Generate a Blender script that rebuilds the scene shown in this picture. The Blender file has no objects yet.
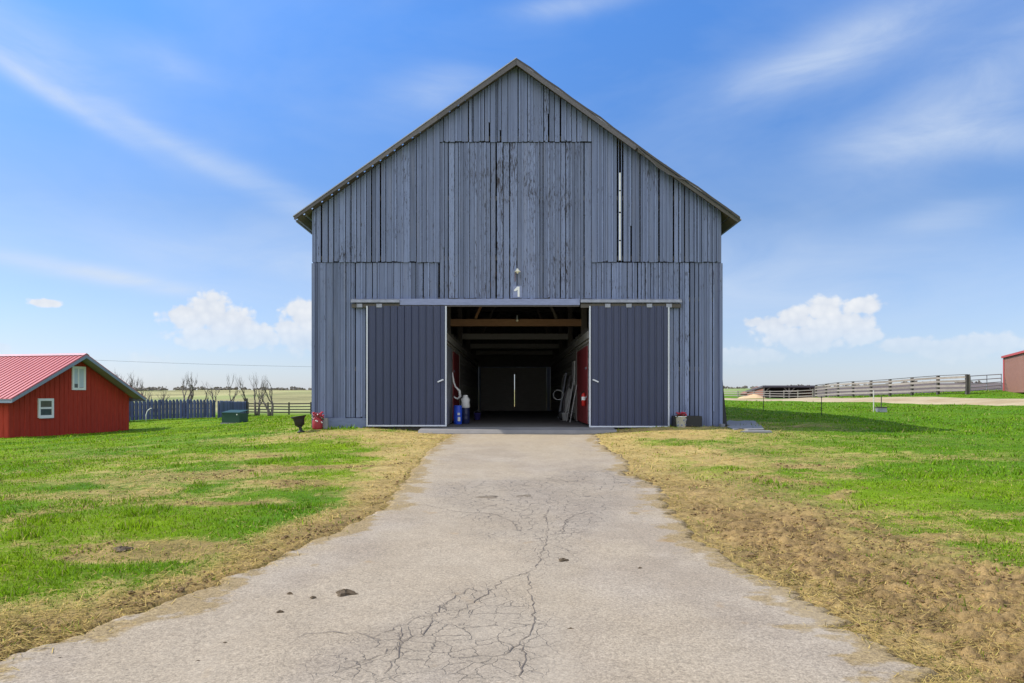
import bpy, math, random
import numpy as np
from mathutils import Vector, Matrix

R = math.radians
sc = bpy.context.scene
col = sc.collection
random.seed(7)
rng = np.random.default_rng(7)

# ------------------------------------------------------------------ camera
CAMZ, FPX, HOR = 1.5, 683.0, 395.0
cam_d = bpy.data.cameras.new('camera')
cam = bpy.data.objects.new('camera', cam_d)
col.objects.link(cam)
cam.location = (0, 0, CAMZ)
cam.rotation_euler = (R(90), 0, 0)
cam_d.sensor_width = 36
cam_d.lens = 36 * FPX / 1024
cam_d.shift_y = (HOR - 341.5) / 1024
cam_d.clip_start = 0.05
cam_d.clip_end = 6000
sc.camera = cam

# ------------------------------------------------------------------ world, sun, exposure
SUN_DIR = Vector((1.0, -0.10, -1.02)).normalized()
sun_d = bpy.data.lights.new('sun', 'SUN')
sun = bpy.data.objects.new('sun', sun_d)
col.objects.link(sun)
sun.rotation_euler = SUN_DIR.to_track_quat('-Z', 'Y').to_euler()
sun_d.energy = 3.8
sun_d.angle = R(0.5)
sun_d.color = (1.0, 0.955, 0.88)
sc.view_settings.view_transform = 'Standard'
sc.view_settings.look = 'None'
sc.view_settings.exposure = 0.5
sc.view_settings.gamma = 1.0
sc.view_settings.use_curve_mapping = False

world = bpy.data.worlds.new('World')
sc.world = world
world.use_nodes = True
SKY_STRENGTH = 0.15


def build_world():
    nt = world.node_tree
    N, L = nt.nodes, nt.links
    N.clear()
    out = N.new('ShaderNodeOutputWorld')
    bg = N.new('ShaderNodeBackground')
    bg.inputs['Strength'].default_value = SKY_STRENGTH
    L.new(bg.outputs[0], out.inputs[0])
    sky = N.new('ShaderNodeTexSky')
    sky.sky_type = 'NISHITA'
    sky.sun_disc = False
    sky.sun_elevation = R(45.4)
    sky.sun_rotation = R(275.7)
    sky.altitude = 200
    sky.air_density = 1.0
    sky.dust_density = 0.6
    sky.ozone_density = 1.6

    def math_(op, a, b=None, c=None, clamp=False):
        n = N.new('ShaderNodeMath'); n.operation = op; n.use_clamp = clamp
        for i, v in enumerate((a, b, c)):
            if v is None: continue
            if isinstance(v, (int, float)): n.inputs[i].default_value = v
            else: L.new(v, n.inputs[i])
        return n.outputs[0]
    tc = N.new('ShaderNodeTexCoord')
    sep = N.new('ShaderNodeSeparateXYZ')
    L.new(tc.outputs['Generated'], sep.inputs[0])
    az = math_('ARCTAN2', sep.outputs[0], sep.outputs[1])
    el = math_('ARCSINE', sep.outputs[2])
    comb = N.new('ShaderNodeCombineXYZ')
    L.new(az, comb.inputs[0]); L.new(el, comb.inputs[1])

    def noise(scale, detail, rough=0.55, sx=1.0, sy=1.0, rot=0.0, dist=0.0, off=0.0):
        m = N.new('ShaderNodeMapping')
        m.inputs['Scale'].default_value = (sx, sy, 1)
        m.inputs['Rotation'].default_value = (0, 0, rot)
        m.inputs['Location'].default_value = (off, off * .7, off)
        L.new(comb.outputs[0], m.inputs[0])
        t = N.new('ShaderNodeTexNoise')
        t.inputs['Scale'].default_value = scale
        t.inputs['Detail'].default_value = detail
        t.inputs['Roughness'].default_value = rough
        t.inputs['Distortion'].default_value = dist
        L.new(m.outputs[0], t.inputs['Vector'])
        return t.outputs[0]

    def d2(px, py, rx, ry, rot=0.0, grow=1.0):
        # squared normalised distance to an ellipse whose centre lies in a direction of the sky
        u, v = (px - 512) / FPX, (HOR - py) / FPX
        a0 = math.atan2(u, 1); e0 = math.atan2(v, math.sqrt(1 + u * u))
        k = math.cos(a0)
        sx, sy = rx / FPX * k * k * grow, ry / FPX * k * grow
        ca, sa = math.cos(rot), math.sin(rot)
        da = math_('SUBTRACT', az, a0); de = math_('SUBTRACT', el, e0)
        p = math_('ADD', math_('MULTIPLY', da, ca / sx), math_('MULTIPLY', de, sa / sx))
        q = math_('ADD', math_('MULTIPLY', da, -sa / sy), math_('MULTIPLY', de, ca / sy))
        return math_('ADD', math_('MULTIPLY', p, p), math_('MULTIPLY', q, q))

    def gauss(amp, *a):
        return math_('MULTIPLY', math_('EXPONENT', math_('MULTIPLY', d2(*a), -1.0)), amp)
    # thin cirrus
    cir = [(.42, 50, 92, 110, 10, R(-24)), (.34, 160, 140, 90, 10, R(-23)), (.26, 270, 188, 100, 12, R(-22)),
           (.50, 60, 268, 110, 9, R(-6)), (.32, 150, 285, 60, 8, R(-8)),
           (.30, 440, 90, 60, 20, R(8)), (.22, 150, 55, 60, 16, R(-10)), (.40, 20, 40, 110, 26, R(-15)),
           (.34, 800, 62, 90, 22, R(14)), (.30, 900, 20, 130, 24, R(18)), (.44, 975, 95, 120, 42, R(24)),
           (.42, 1010, 140, 70, 18, R(-8)), (.35, 950, 215, 55, 14, R(4)), (.22, 880, 140, 80, 26, R(10)),
           (.35, 570, 5, 70, 10, R(6)), (.30, 400, 260, 400, 45, 0.0), (.25, 800, 290, 300, 40, 0.0)]
    acc = None
    for c in cir:
        g = gauss(*c)
        acc = g if acc is None else math_('ADD', acc, g)
    acc = math_('MULTIPLY', acc, 1.35)
    wn = noise(5.0, 6, .6, 1.0, 3.2, R(-14), 0.6)
    wn = math_('MULTIPLY_ADD', wn, 1.7, -0.15, clamp=True)
    veil = math_('MULTIPLY_ADD', noise(2.2, 5, .6, 1.0, 2.4, R(-10), .5, 5.0), 1.6, -.62, clamp=True)
    cirrus = math_('MULTIPLY', acc, wn, clamp=True)
    cirrus = math_('ADD', cirrus, math_('MULTIPLY', veil, .30), clamp=True)
    haze_b = math_('MULTIPLY', math_('EXPONENT', math_('MULTIPLY', math_('MULTIPLY', el, el), -60.0)), 0.30)
    cirrus = math_('ADD', cirrus, haze_b, clamp=True)
    # cumulus low over the fields
    blobs = [(212, 308, 22, 14, 0), (190, 318, 26, 13, 0), (228, 322, 28, 16, 0), (178, 316, 12, 8, 0), (252, 336, 30, 13, 0), (304, 316, 18, 17, 0), (290, 330, 16, 14, 0), (310, 338, 30, 16, 0), (212, 338, 40, 12, 0),
             (45, 303, 15, 4, 0), (822, 309, 20, 12, 0), (795, 318, 20, 11, 0), (862, 306, 20, 9, 0), (772, 326, 18, 10, 0), (756, 322, 12, 5, 0), (840, 324, 34, 15, 0), (805, 338, 40, 13, 0), (862, 336, 22, 9, 0), (950, 350, 40, 11, 0), (905, 346, 30, 9, 0),
             (150, 366, 26, 12, 0), (125, 372, 30, 10, 0), (0, 350, 12, 8, 0), (985, 345, 50, 10, 0), (745, 356, 40, 8, 0)]
    acc = None
    for b in blobs:
        g = math_('EXPONENT', math_('MULTIPLY', d2(*b, grow=1.22), -0.9))
        acc = g if acc is None else math_('MAXIMUM', acc, g)
    bn = noise(38, 8, .62, 1.0, 1.25, 0, 0.3, 3.0)
    vn = N.new('ShaderNodeTexVoronoi'); vn.voronoi_dimensions = '2D'; vn.inputs['Scale'].default_value = 58; vn.inputs['Detail'].default_value = 1.0
    L.new(comb.outputs[0], vn.inputs['Vector'])
    puff = math_('MULTIPLY_ADD', vn.outputs['Distance'], -.30, .14)
    bd = math_('ADD', acc, math_('ADD', puff, math_('MULTIPLY_ADD', bn, .9, -0.45)))
    mr = N.new('ShaderNodeMapRange'); mr.interpolation_type = 'SMOOTHSTEP'
    mr.inputs['From Min'].default_value = .34; mr.inputs['From Max'].default_value = .66
    L.new(bd, mr.inputs['Value'])
    cum = math_('MULTIPLY', mr.outputs[0], 0.95)
    fade = N.new('ShaderNodeMapRange'); fade.interpolation_type = 'SMOOTHSTEP'
    fade.inputs['From Min'].default_value = 0.035; fade.inputs['From Max'].default_value = 0.115
    L.new(el, fade.inputs['Value'])
    cum = math_('MULTIPLY', cum, math_('MULTIPLY_ADD', fade.outputs[0], .85, .15))
    tint = N.new('ShaderNodeMix'); tint.data_type = 'RGBA'; tint.blend_type = 'MULTIPLY'
    tint.inputs['Factor'].default_value = 1
    rp = N.new('ShaderNodeValToRGB')
    for i, (p_, c_) in enumerate(((0.0, (.54, .57, .74)), (.24, (.43, .555, .735)), (.5, (.42, .74, 1.12)))):
        e_ = rp.color_ramp.elements[i] if i < 2 else rp.color_ramp.elements.new(p_)
        e_.position = p_; e_.color = c_ + (1,)
    L.new(el, rp.inputs[0]); L.new(rp.outputs[0], tint.inputs['B'])
    L.new(sky.outputs[0], tint.inputs['A'])
    m1 = N.new('ShaderNodeMix'); m1.data_type = 'RGBA'
    L.new(cirrus, m1.inputs['Factor']); L.new(tint.outputs['Result'], m1.inputs['A'])
    m1.inputs['B'].default_value = (3.1, 3.6, 4.35, 1)
    m2 = N.new('ShaderNodeMix'); m2.data_type = 'RGBA'
    cshade = noise(14, 4, .5, 1, 1.5, 0, 0, 9.0)
    cshade = math_('ADD', math_('MULTIPLY', cshade, .55), math_('MULTIPLY_ADD', puff, 1.2, .35), clamp=True)
    cr = N.new('ShaderNodeMix'); cr.data_type = 'RGBA'
    cr.inputs['A'].default_value = (2.8, 3.15, 3.75, 1); cr.inputs['B'].default_value = (4.5, 4.55, 4.6, 1)
    L.new(cshade, cr.inputs['Factor'])
    L.new(cum, m2.inputs['Factor']); L.new(m1.outputs['Result'], m2.inputs['A']); L.new(cr.outputs['Result'], m2.inputs['B'])
    # unseen bright cloud added behind the photographer to fill light the shaded facade
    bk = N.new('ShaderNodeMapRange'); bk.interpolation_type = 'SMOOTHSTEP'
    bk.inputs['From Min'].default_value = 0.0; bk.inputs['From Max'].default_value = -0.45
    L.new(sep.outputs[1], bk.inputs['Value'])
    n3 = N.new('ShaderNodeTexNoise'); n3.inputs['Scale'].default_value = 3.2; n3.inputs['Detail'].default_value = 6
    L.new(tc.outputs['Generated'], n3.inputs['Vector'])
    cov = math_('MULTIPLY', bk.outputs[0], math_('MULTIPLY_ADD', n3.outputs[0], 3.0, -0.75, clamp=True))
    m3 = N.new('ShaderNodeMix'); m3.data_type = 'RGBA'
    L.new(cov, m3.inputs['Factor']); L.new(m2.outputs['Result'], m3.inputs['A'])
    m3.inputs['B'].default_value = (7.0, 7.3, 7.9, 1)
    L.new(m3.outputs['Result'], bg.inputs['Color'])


build_world()

# ------------------------------------------------------------------ helpers


def ray(px, py, d):
    return Vector(((px - 512) / FPX * d, d, CAMZ + (HOR - py) / FPX * d))


def smooth(a, b, x):
    t = np.clip((np.asarray(x, float) - a) / (b - a), 0, 1)
    return t * t * (3 - 2 * t)


_perm = rng.permutation(4096)


def vnoise(x, y, seed=0):
    x = np.asarray(x, float) + seed * 17.3; y = np.asarray(y, float) + seed * 9.1
    xi = np.floor(x).astype(int); yi = np.floor(y).astype(int)
    fx = x - xi; fy = y - yi
    fx = fx * fx * (3 - 2 * fx); fy = fy * fy * (3 - 2 * fy)

    def h(i, j): return _perm[(_perm[(i + seed * 31) & 4095] + j) & 4095] / 4095.0
    a = h(xi, yi); b = h(xi + 1, yi); c = h(xi, yi + 1); d = h(xi + 1, yi + 1)
    return (a * (1 - fx) + b * fx) * (1 - fy) + (c * (1 - fx) + d * fx) * fy


def fbm(x, y, oct=4, seed=0, gain=.5):
    s = 0; a = 1; t = 0
    for i in range(oct):
        s = s + a * vnoise(np.asarray(x) * 2 ** i, np.asarray(y) * 2 ** i, seed + i)
        t += a; a *= gain
    return s / t


class MB:
    """Collects shapes; build() links them as one mesh object."""

    def __init__(self):
        self.v = []; self.f = []; self.var = []; self.mi = []; self.cur = 0.5; self.m = 0

    def poly(self, pts, faces, var=None):
        o = len(self.v)
        self.v += [tuple(p) for p in pts]
        for f in faces:
            self.f.append(tuple(i + o for i in f))
            self.var.append(self.cur if var is None else var); self.mi.append(self.m)

    def box(self, x0, x1, y0, y1, z0, z1, var=None):
        p = [(x0, y0, z0), (x1, y0, z0), (x1, y1, z0), (x0, y1, z0), (x0, y0, z1), (x1, y0, z1), (x1, y1, z1), (x0, y1, z1)]
        self.poly(p, [(0, 3, 2, 1), (4, 5, 6, 7), (0, 1, 5, 4), (1, 2, 6, 5), (2, 3, 7, 6), (3, 0, 4, 7)], var)

    def bar(self, a, b, w, h, up=(0, 0, 1), var=None):
        a = Vector(a); b = Vector(b); d = (b - a).normalized(); up = Vector(up)
        if abs(d.dot(up)) > .98: up = Vector((0, 1, 0))
        s = d.cross(up).normalized(); u = s.cross(d).normalized()
        p = []
        for c in (a, b):
            for sx, sy in ((-1, -1), (1, -1), (1, 1), (-1, 1)):
                p.append(c + s * (sx * w / 2) + u * (sy * h / 2))
        self.poly(p, [(3, 2, 1, 0), (4, 5, 6, 7), (0, 1, 5, 4), (1, 2, 6, 5), (2, 3, 7, 6), (3, 0, 4, 7)], var)

    def prism(self, pts, off, var=None):
        """polygon pts extruded by vector off"""
        off = Vector(off); n = len(pts)
        p = [Vector(q) for q in pts] + [Vector(q) + off for q in pts]
        fs = [tuple(range(n - 1, -1, -1)), tuple(range(n, 2 * n))]
        fs += [(i, (i + 1) % n, n + (i + 1) % n, n + i) for i in range(n)]
        self.poly(p, fs, var)

    def tube(self, pts, rad, n=6, cap=True, var=None):
        pts = [Vector(p) for p in pts]
        if isinstance(rad, (int, float)): rad = [rad] * len(pts)
        vs = []; fs = []
        prev = None
        for i, p in enumerate(pts):
            d = (pts[min(i + 1, len(pts) - 1)] - pts[max(i - 1, 0)]).normalized()
            ref = prev if prev is not None else (Vector((0, 0, 1)) if abs(d.z) < .9 else Vector((1, 0, 0)))
            s = d.cross(ref)
            if s.length < 1e-4: s = d.cross(Vector((1, 0.3, 0)))
            s.normalize(); u = s.cross(d).normalized(); prev = u
            for k in range(n):
                a = 2 * math.pi * k / n
                vs.append(p + (s * math.cos(a) + u * math.sin(a)) * rad[i])
        for i in range(len(pts) - 1):
            for k in range(n):
                fs.append((i * n + k, i * n + (k + 1) % n, (i + 1) * n + (k + 1) % n, (i + 1) * n + k))
        if cap:
            fs.append(tuple(range(n - 1, -1, -1))); fs.append(tuple(range((len(pts) - 1) * n, len(pts) * n)))
        self.poly(vs, fs, var)

    def lathe(self, prof, c=(0, 0, 0), n=20, axis=None, var=None):
        """prof: (radius, height) from bottom to top"""
        q = Vector((0, 0, 1)).rotation_difference(Vector(axis)) if axis else None
        vs = []; fs = []
        for r, z in prof:
            for k in range(n):
                a = 2 * math.pi * k / n
                p = Vector((r * math.cos(a), r * math.sin(a), z))
                if q: p = q @ p
                vs.append(p + Vector(c))
        for i in range(len(prof) - 1):
            for k in range(n):
                fs.append((i * n + k, i * n + (k + 1) % n, (i + 1) * n + (k + 1) % n, (i + 1) * n + k))
        if prof[0][0] > 1e-4: fs.append(tuple(range(n - 1, -1, -1)))
        if prof[-1][0] > 1e-4: fs.append(tuple(range((len(prof) - 1) * n, len(prof) * n)))
        self.poly(vs, fs, var)

    def ico(self, c, r, squash=(1, 1, 1), jit=0.0, var=None):
        t = (1 + 5 ** .5) / 2
        vs = [(-1, t, 0), (1, t, 0), (-1, -t, 0), (1, -t, 0), (0, -1, t), (0, 1, t), (0, -1, -t), (0, 1, -t), (t, 0, -1), (t, 0, 1), (-t, 0, -1), (-t, 0, 1)]
        fs = [(0, 11, 5), (0, 5, 1), (0, 1, 7), (0, 7, 10), (0, 10, 11), (1, 5, 9), (5, 11, 4), (11, 10, 2), (10, 7, 6), (7, 1, 8), (3, 9, 4), (3, 4, 2), (3, 2, 6), (3, 6, 8), (3, 8, 9), (4, 9, 5), (2, 4, 11), (6, 2, 10), (8, 6, 7), (9, 8, 1)]
        out = []
        for v in vs:
            k = r / 1.902 * (1 + random.uniform(-jit, jit))
            out.append((c[0] + v[0] * k * squash[0], c[1] + v[1] * k * squash[1], c[2] + v[2] * k * squash[2]))
        self.poly(out, fs, var)

    def build(self, name, mat, parent=None, smooth_=False):
        me = bpy.data.meshes.new(name)
        me.from_pydata(self.v, [], self.f)
        a = me.attributes.new('var', 'FLOAT', 'FACE')
        a.data.foreach_set('value', np.array(self.var, 'f'))
        mats = mat if isinstance(mat, (list, tuple)) else [mat]
        for m in mats: me.materials.append(m)
        if len(mats) > 1: me.polygons.foreach_set('material_index', np.array(self.mi, 'i'))
        if smooth_: me.polygons.foreach_set('use_smooth', np.ones(len(self.f), bool))
        me.update()
        o = bpy.data.objects.new(name, me)
        col.objects.link(o)
        if parent: o.parent = parent
        return o


def tag(o, label, cat, group=None):
    o['label'] = label; o['category'] = cat
    if group: o['group'] = group
    return o


def thing(name, label, cat, loc=(0, 0, 0), rz=0, group=None):
    o = bpy.data.objects.new(name, None)
    col.objects.link(o)
    o.location = loc; o.rotation_euler = (0, 0, rz)
    o.empty_display_size = .2
    return tag(o, label, cat, group)


def struct(o, kind='structure'):
    o['kind'] = kind
    return o


def copy_tree(o):
    c = o.copy(); col.objects.link(c)
    for ch in o.children:
        d = ch.copy(); col.objects.link(d); d.parent = c
        for g in ch.children:
            e = g.copy(); col.objects.link(e); e.parent = d
    return c


# ------------------------------------------------------------------ materials
class NT:
    def __init__(self, name):
        self.mat = bpy.data.materials.new(name)
        self.mat.use_nodes = True
        self.nt = self.mat.node_tree
        self.N, self.L = self.nt.nodes, self.nt.links
        self.b = self.N['Principled BSDF']
        self.tc = self.N.new('ShaderNodeTexCoord')

    def s(self, sock, v):
        if isinstance(v, (int, float)): sock.default_value = v
        elif isinstance(v, tuple): sock.default_value = v if len(v) == 4 or len(sock.default_value) == 3 else v + (1,)
        else: self.L.new(v, sock)

    def math(self, op, a, b=None, c=None, clamp=False):
        n = self.N.new('ShaderNodeMath'); n.operation = op; n.use_clamp = clamp
        for i, v in enumerate((a, b, c)):
            if v is not None: self.s(n.inputs[i], v)
        return n.outputs[0]

    def coords(self, scale=(1, 1, 1), loc=(0, 0, 0)):
        m = self.N.new('ShaderNodeMapping')
        m.inputs['Scale'].default_value = scale; m.inputs['Location'].default_value = loc
        self.L.new(self.tc.outputs['Object'], m.inputs[0])
        return m.outputs[0]

    def noise(self, scale, detail=4, rough=.55, vec=None, dist=0, sc=(1, 1, 1), loc=(0, 0, 0)):
        t = self.N.new('ShaderNodeTexNoise')
        self.L.new(vec if vec else self.coords(sc, loc), t.inputs['Vector'])
        t.inputs['Scale'].default_value = scale; t.inputs['Detail'].default_value = detail
        t.inputs['Roughness'].default_value = rough; t.inputs['Distortion'].default_value = dist
        return t.outputs[0]

    def step(self, v, a, b, lo=0, hi=1):
        m = self.N.new('ShaderNodeMapRange'); m.interpolation_type = 'SMOOTHSTEP'
        self.s(m.inputs['Value'], v)
        m.inputs['From Min'].default_value = a; m.inputs['From Max'].default_value = b
        m.inputs['To Min'].default_value = lo; m.inputs['To Max'].default_value = hi
        return m.outputs[0]

    def mix(self, f, a, b, mode='MIX'):
        m = self.N.new('ShaderNodeMix'); m.data_type = 'RGBA'; m.blend_type = mode
        self.s(m.inputs['Factor'], f); self.s(m.inputs['A'], a); self.s(m.inputs['B'], b)
        return m.outputs['Result']

    def attr(self, name):
        a = self.N.new('ShaderNodeAttribute'); a.attribute_name = name
        return a

    def bump(self, h, strength=.3, dist=.01):
        b = self.N.new('ShaderNodeBump')
        b.inputs['Strength'].default_value = strength; b.inputs['Distance'].default_value = dist
        self.s(b.inputs['Height'], h)
        self.L.new(b.outputs[0], self.b.inputs['Normal'])

    def out(self, colr, rough=.7, metal=0.0, spec=.4):
        self.s(self.b.inputs['Base Color'], colr); self.s(self.b.inputs['Roughness'], rough)
        self.b.inputs['Metallic'].default_value = metal
        self.b.inputs['Specular IOR Level'].default_value = spec
        return self.mat


def grey(nt, v):
    c = nt.N.new('ShaderNodeCombineColor')
    for i in range(3): nt.s(c.inputs[i], v)
    return c.outputs[0]


def simple(name, c, rough=.6, amount=.25, scale=6, metal=0, spec=.4, bump=0, varamt=.0, sc=(1, 1, 1)):
    n = NT(name)
    f = n.noise(scale, 5, .6, sc=sc)
    k = n.math('MULTIPLY_ADD', f, amount * 2, 1 - amount)
    if varamt:
        k = n.math('MULTIPLY', k, n.math('MULTIPLY_ADD', n.attr('var').outputs['Fac'], varamt * 2, 1 - varamt))
    cc = n.mix(1.0, c, grey(n, k), 'MULTIPLY')
    if bump: n.bump(n.noise(scale * 6, 4, .6, sc=sc), bump, .01)
    return n.out(cc, rough, metal, spec)


def painted_siding(name, paint, wood, peel_lo, peel_hi, streak=.25):
    """paint on old vertical boards: per-board tone, vertical streaks, paint flaked off to bare wood"""
    n = NT(name)
    v = n.attr('var').outputs['Fac']
    # shift the grain per board
    sh = n.N.new('ShaderNodeCombineXYZ'); n.s(sh.inputs[2], n.math('MULTIPLY', v, 37.0)); n.s(sh.inputs[0], n.math('MULTIPLY', v, 11.0))
    ad = n.N.new('ShaderNodeVectorMath'); ad.operation = 'ADD'
    n.L.new(n.tc.outputs['Object'], ad.inputs[0]); n.L.new(sh.outputs[0], ad.inputs[1])

    def mp(s):
        m = n.N.new('ShaderNodeMapping'); m.inputs['Scale'].default_value = s
        n.L.new(ad.outputs[0], m.inputs[0]); return m.outputs[0]
    grain = n.noise(1, 5, .65, vec=mp((26, 26, 1.1)))
    weather = n.noise(1, 4, .6, vec=mp((5, 5, .5)))
    k = n.math('ADD', n.math('MULTIPLY_ADD', v, .56, .62), n.math('MULTIPLY_ADD', grain, streak * 2, -streak))
    k = n.math('ADD', k, n.math('MULTIPLY_ADD', weather, .5, -.25))
    pc = n.mix(1.0, paint, grey(n, k), 'MULTIPLY')
    # a few boards fade warmer
    pc = n.mix(n.step(n.noise(1, 3, .5, vec=mp((3, 3, .35))), .5, .75, 0, .4), pc, tuple(x * .9 for x in (paint[0] * 1.25, paint[1] * 1.1, paint[2] * .92)))
    big = n.noise(.55, 3, .5, loc=(3.1, 0, 1.7))
    fl = n.noise(1, 6, .72, vec=mp((38, 38, 4.2)))
    p = n.math('ADD', n.math('MULTIPLY', big, .38), n.math('MULTIPLY', fl, .82))
    p = n.math('ADD', p, n.math('MULTIPLY', n.math('SUBTRACT', v, .5), .08))
    m = n.step(p, peel_lo, peel_hi)
    wc = n.mix(grain, tuple(w * .55 for w in wood), tuple(w * 1.35 for w in wood))
    c = n.mix(m, pc, wc)
    n.bump(n.math('SUBTRACT', grain, n.math('MULTIPLY', m, .6)), .35, .006)
    return n.out(c, n.math('MULTIPLY_ADD', m, .25, .62), 0, .3)


def metal_paint(name, c, rough=.35, dirt=.3):
    n = NT(name)
    f = n.noise(2.2, 6, .65, sc=(1, 1, .45))
    f2 = n.noise(9, 4, .6, sc=(1, 1, .2))
    k = n.math('ADD', n.math('MULTIPLY_ADD', f, dirt, 1 - dirt / 2), n.math('MULTIPLY_ADD', f2, dirt * .5, -dirt * .25))
    return n.out(n.mix(1.0, c, grey(n, k), 'MULTIPLY'), n.math('MULTIPLY_ADD', f, .25, rough - .1), 0, .5)


M = {}
M['siding'] = painted_siding('weathered_grey_blue_paint', (.170, .204, .318), (.046, .042, .046), .68, .77)
M['siding_worn'] = painted_siding('flaking_grey_blue_paint', (.180, .214, .325), (.048, .042, .046), .635, .74, .3)
M['bare_wood'] = simple('grey_bare_wood', (.125, .113, .115), .85, .45, 3, varamt=.3, bump=.3, sc=(6, 1, 6))
M['rafter_wood'] = simple('old_rafter_wood', (.085, .07, .058), .9, .4, 3, varamt=.3, sc=(6, 1, 6))
M['brown_beam'] = simple('warm_brown_beam', (.21, .11, .05), .8, .4, 3, sc=(1, 6, 6))
M['stall_wood'] = simple('dim_stall_boards', (.29, .27, .24), .85, .4, 2.5, varamt=.35, sc=(1, .6, 8))
M['stall_rail'] = simple('pale_stall_rail', (.27, .25, .22), .8, .3, 2.5, sc=(6, .5, 6))
M['blue_trim'] = simple('blue_grey_trim_paint', (.225, .255, .395), .6, .35, 4, sc=(1, 4, 4))
M['skirt'] = simple('blue_skirt_paint', (.15, .18, .28), .6, .3, 4, sc=(1, 4, 4))
M['door'] = metal_paint('slate_blue_door_metal', (.031, .040, .088), .34, .35)
M['white_trim'] = metal_paint('white_trim_metal', (.56, .58, .62), .45, .25)
M['galv'] = simple('galvanised_steel', (.27, .28, .32), .5, .5, 5, metal=.3)
M['roof_metal'] = simple('dull_roof_metal', (.33, .33, .34), .4, .25, 1.5, metal=.5)
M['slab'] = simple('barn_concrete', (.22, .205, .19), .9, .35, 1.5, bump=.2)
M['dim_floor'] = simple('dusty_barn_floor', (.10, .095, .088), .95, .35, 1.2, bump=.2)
M['stall_red'] = simple('dark_red_stall_paint', (.21, .024, .026), .6, .25, 4, sc=(4, 4, 1))
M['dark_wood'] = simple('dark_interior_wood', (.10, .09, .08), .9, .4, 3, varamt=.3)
M['white'] = simple('white_paint', (.78, .77, .74), .5, .12, 12)
M['cream'] = simple('cream_enamel', (.75, .70, .55), .35, .15, 20)
M['rust'] = simple('rusty_iron', (.16, .06, .03), .8, .4, 30)
M['black_iron'] = simple('black_cast_iron', (.018, .018, .019), .55, .3, 20)
M['red_flower'] = simple('red_petals', (.34, .02, .035), .6, .3, 40, varamt=.4)
M['leaf'] = simple('dull_green_leaves', (.05, .10, .03), .6, .3, 40, varamt=.4)
M['red_pot'] = simple('worn_red_pot_paint', (.30, .025, .03), .6, .4, 12)
M['blue_plastic'] = simple('blue_drum_plastic', (.02, .075, .55), .4, .15, 8)
M['navy_plastic'] = simple('navy_drum_plastic', (.012, .018, .07), .4, .15, 8)
M['purple_plastic'] = simple('violet_bucket_plastic', (.07, .06, .28), .4, .15, 8)
M['red_gloss'] = simple('red_extinguisher_enamel', (.50, .02, .015), .3, .1, 8)
M['pale_fabric'] = simple('pale_grey_canvas', (.58, .56, .53), .85, .25, 8, bump=.3)
M['house_red'] = simple('barn_red_boards', (.40, .050, .031), .85, .3, 2.2, varamt=.18, sc=(5, 5, .8), spec=.1)
M['house_trim'] = simple('blue_grey_fascia', (.215, .255, .32), .6, .2, 3)
M['soffit'] = simple('pale_soffit', (.30, .30, .28), .7, .2, 3)
M['curtain'] = simple('pale_curtain', (.50, .56, .62), .9, .15, 5, sc=(8, 8, .5))
M['fence_blue'] = simple('navy_fence_paint', (.085, .10, .19), .7, .3, 2, varamt=.4)
M['fence_black'] = simple('black_fence_boards', (.045, .04, .036), .8, .35, 3, varamt=.3)
M['fence_grey'] = simple('weathered_fence_boards', (.25, .215, .185), .85, .35, 3, varamt=.3)
M['fence_dark'] = simple('dark_fence_posts', (.075, .066, .06), .85, .35, 3)
M['box_green'] = simple('green_cabinet_enamel', (.016, .055, .036), .45, .2, 4)
M['bark'] = simple('grey_brown_bark', (.145, .120, .105), .9, .4, 6, bump=.4)
M['twig'] = simple('distant_twigs', (.16, .14, .115), .9, .3, 6)
M['shed_red'] = simple('red_shed_trim', (.42, .05, .05), .5, .2, 3)
M['shed_tan'] = simple('tan_shed_metal', (.33, .17, .13), .5, .2, 3)
M['brick_roof'] = simple('rust_red_shed_boards', (.27, .12, .085), .85, .3, 2)
M['purple_roof'] = simple('dark_shed_roof', (.10, .085, .10), .6, .2, 2)
M['sand'] = simple('tan_sand', (.56, .38, .21), .95, .25, 3, bump=.4)
M['manure'] = simple('dark_manure', (.115, .083, .05), .95, .4, 30, bump=.5)
M['smear'] = simple('dried_manure_smear', (.17, .135, .095), .95, .4, 25)
M['stone'] = simple('broken_concrete', (.24, .235, .235), .9, .3, 6, bump=.3)
M['wire'] = simple('black_cable', (.22, .24, .28), .6, .1, 3)


def glass():
    n = NT('dark_window_glass')
    n.out(n.mix(n.noise(3, 2), (.03, .045, .05), (.10, .12, .12)), .08, 0, .6)
    return n.mat


M['glass'] = glass()

# ------------------------------------------------------------------ terrain
F = 22.77                     # depth of the barn's front wall
BX0, BX1, BXC = -6.63, 6.97, 0.15
BLEN = 23.5

CT = []


def cw(x, y, z): CT.append((x, y, z))


def cp(px, py, d):
    p = ray(px, py, d); CT.append((p.x, p.y, p.z))


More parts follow.
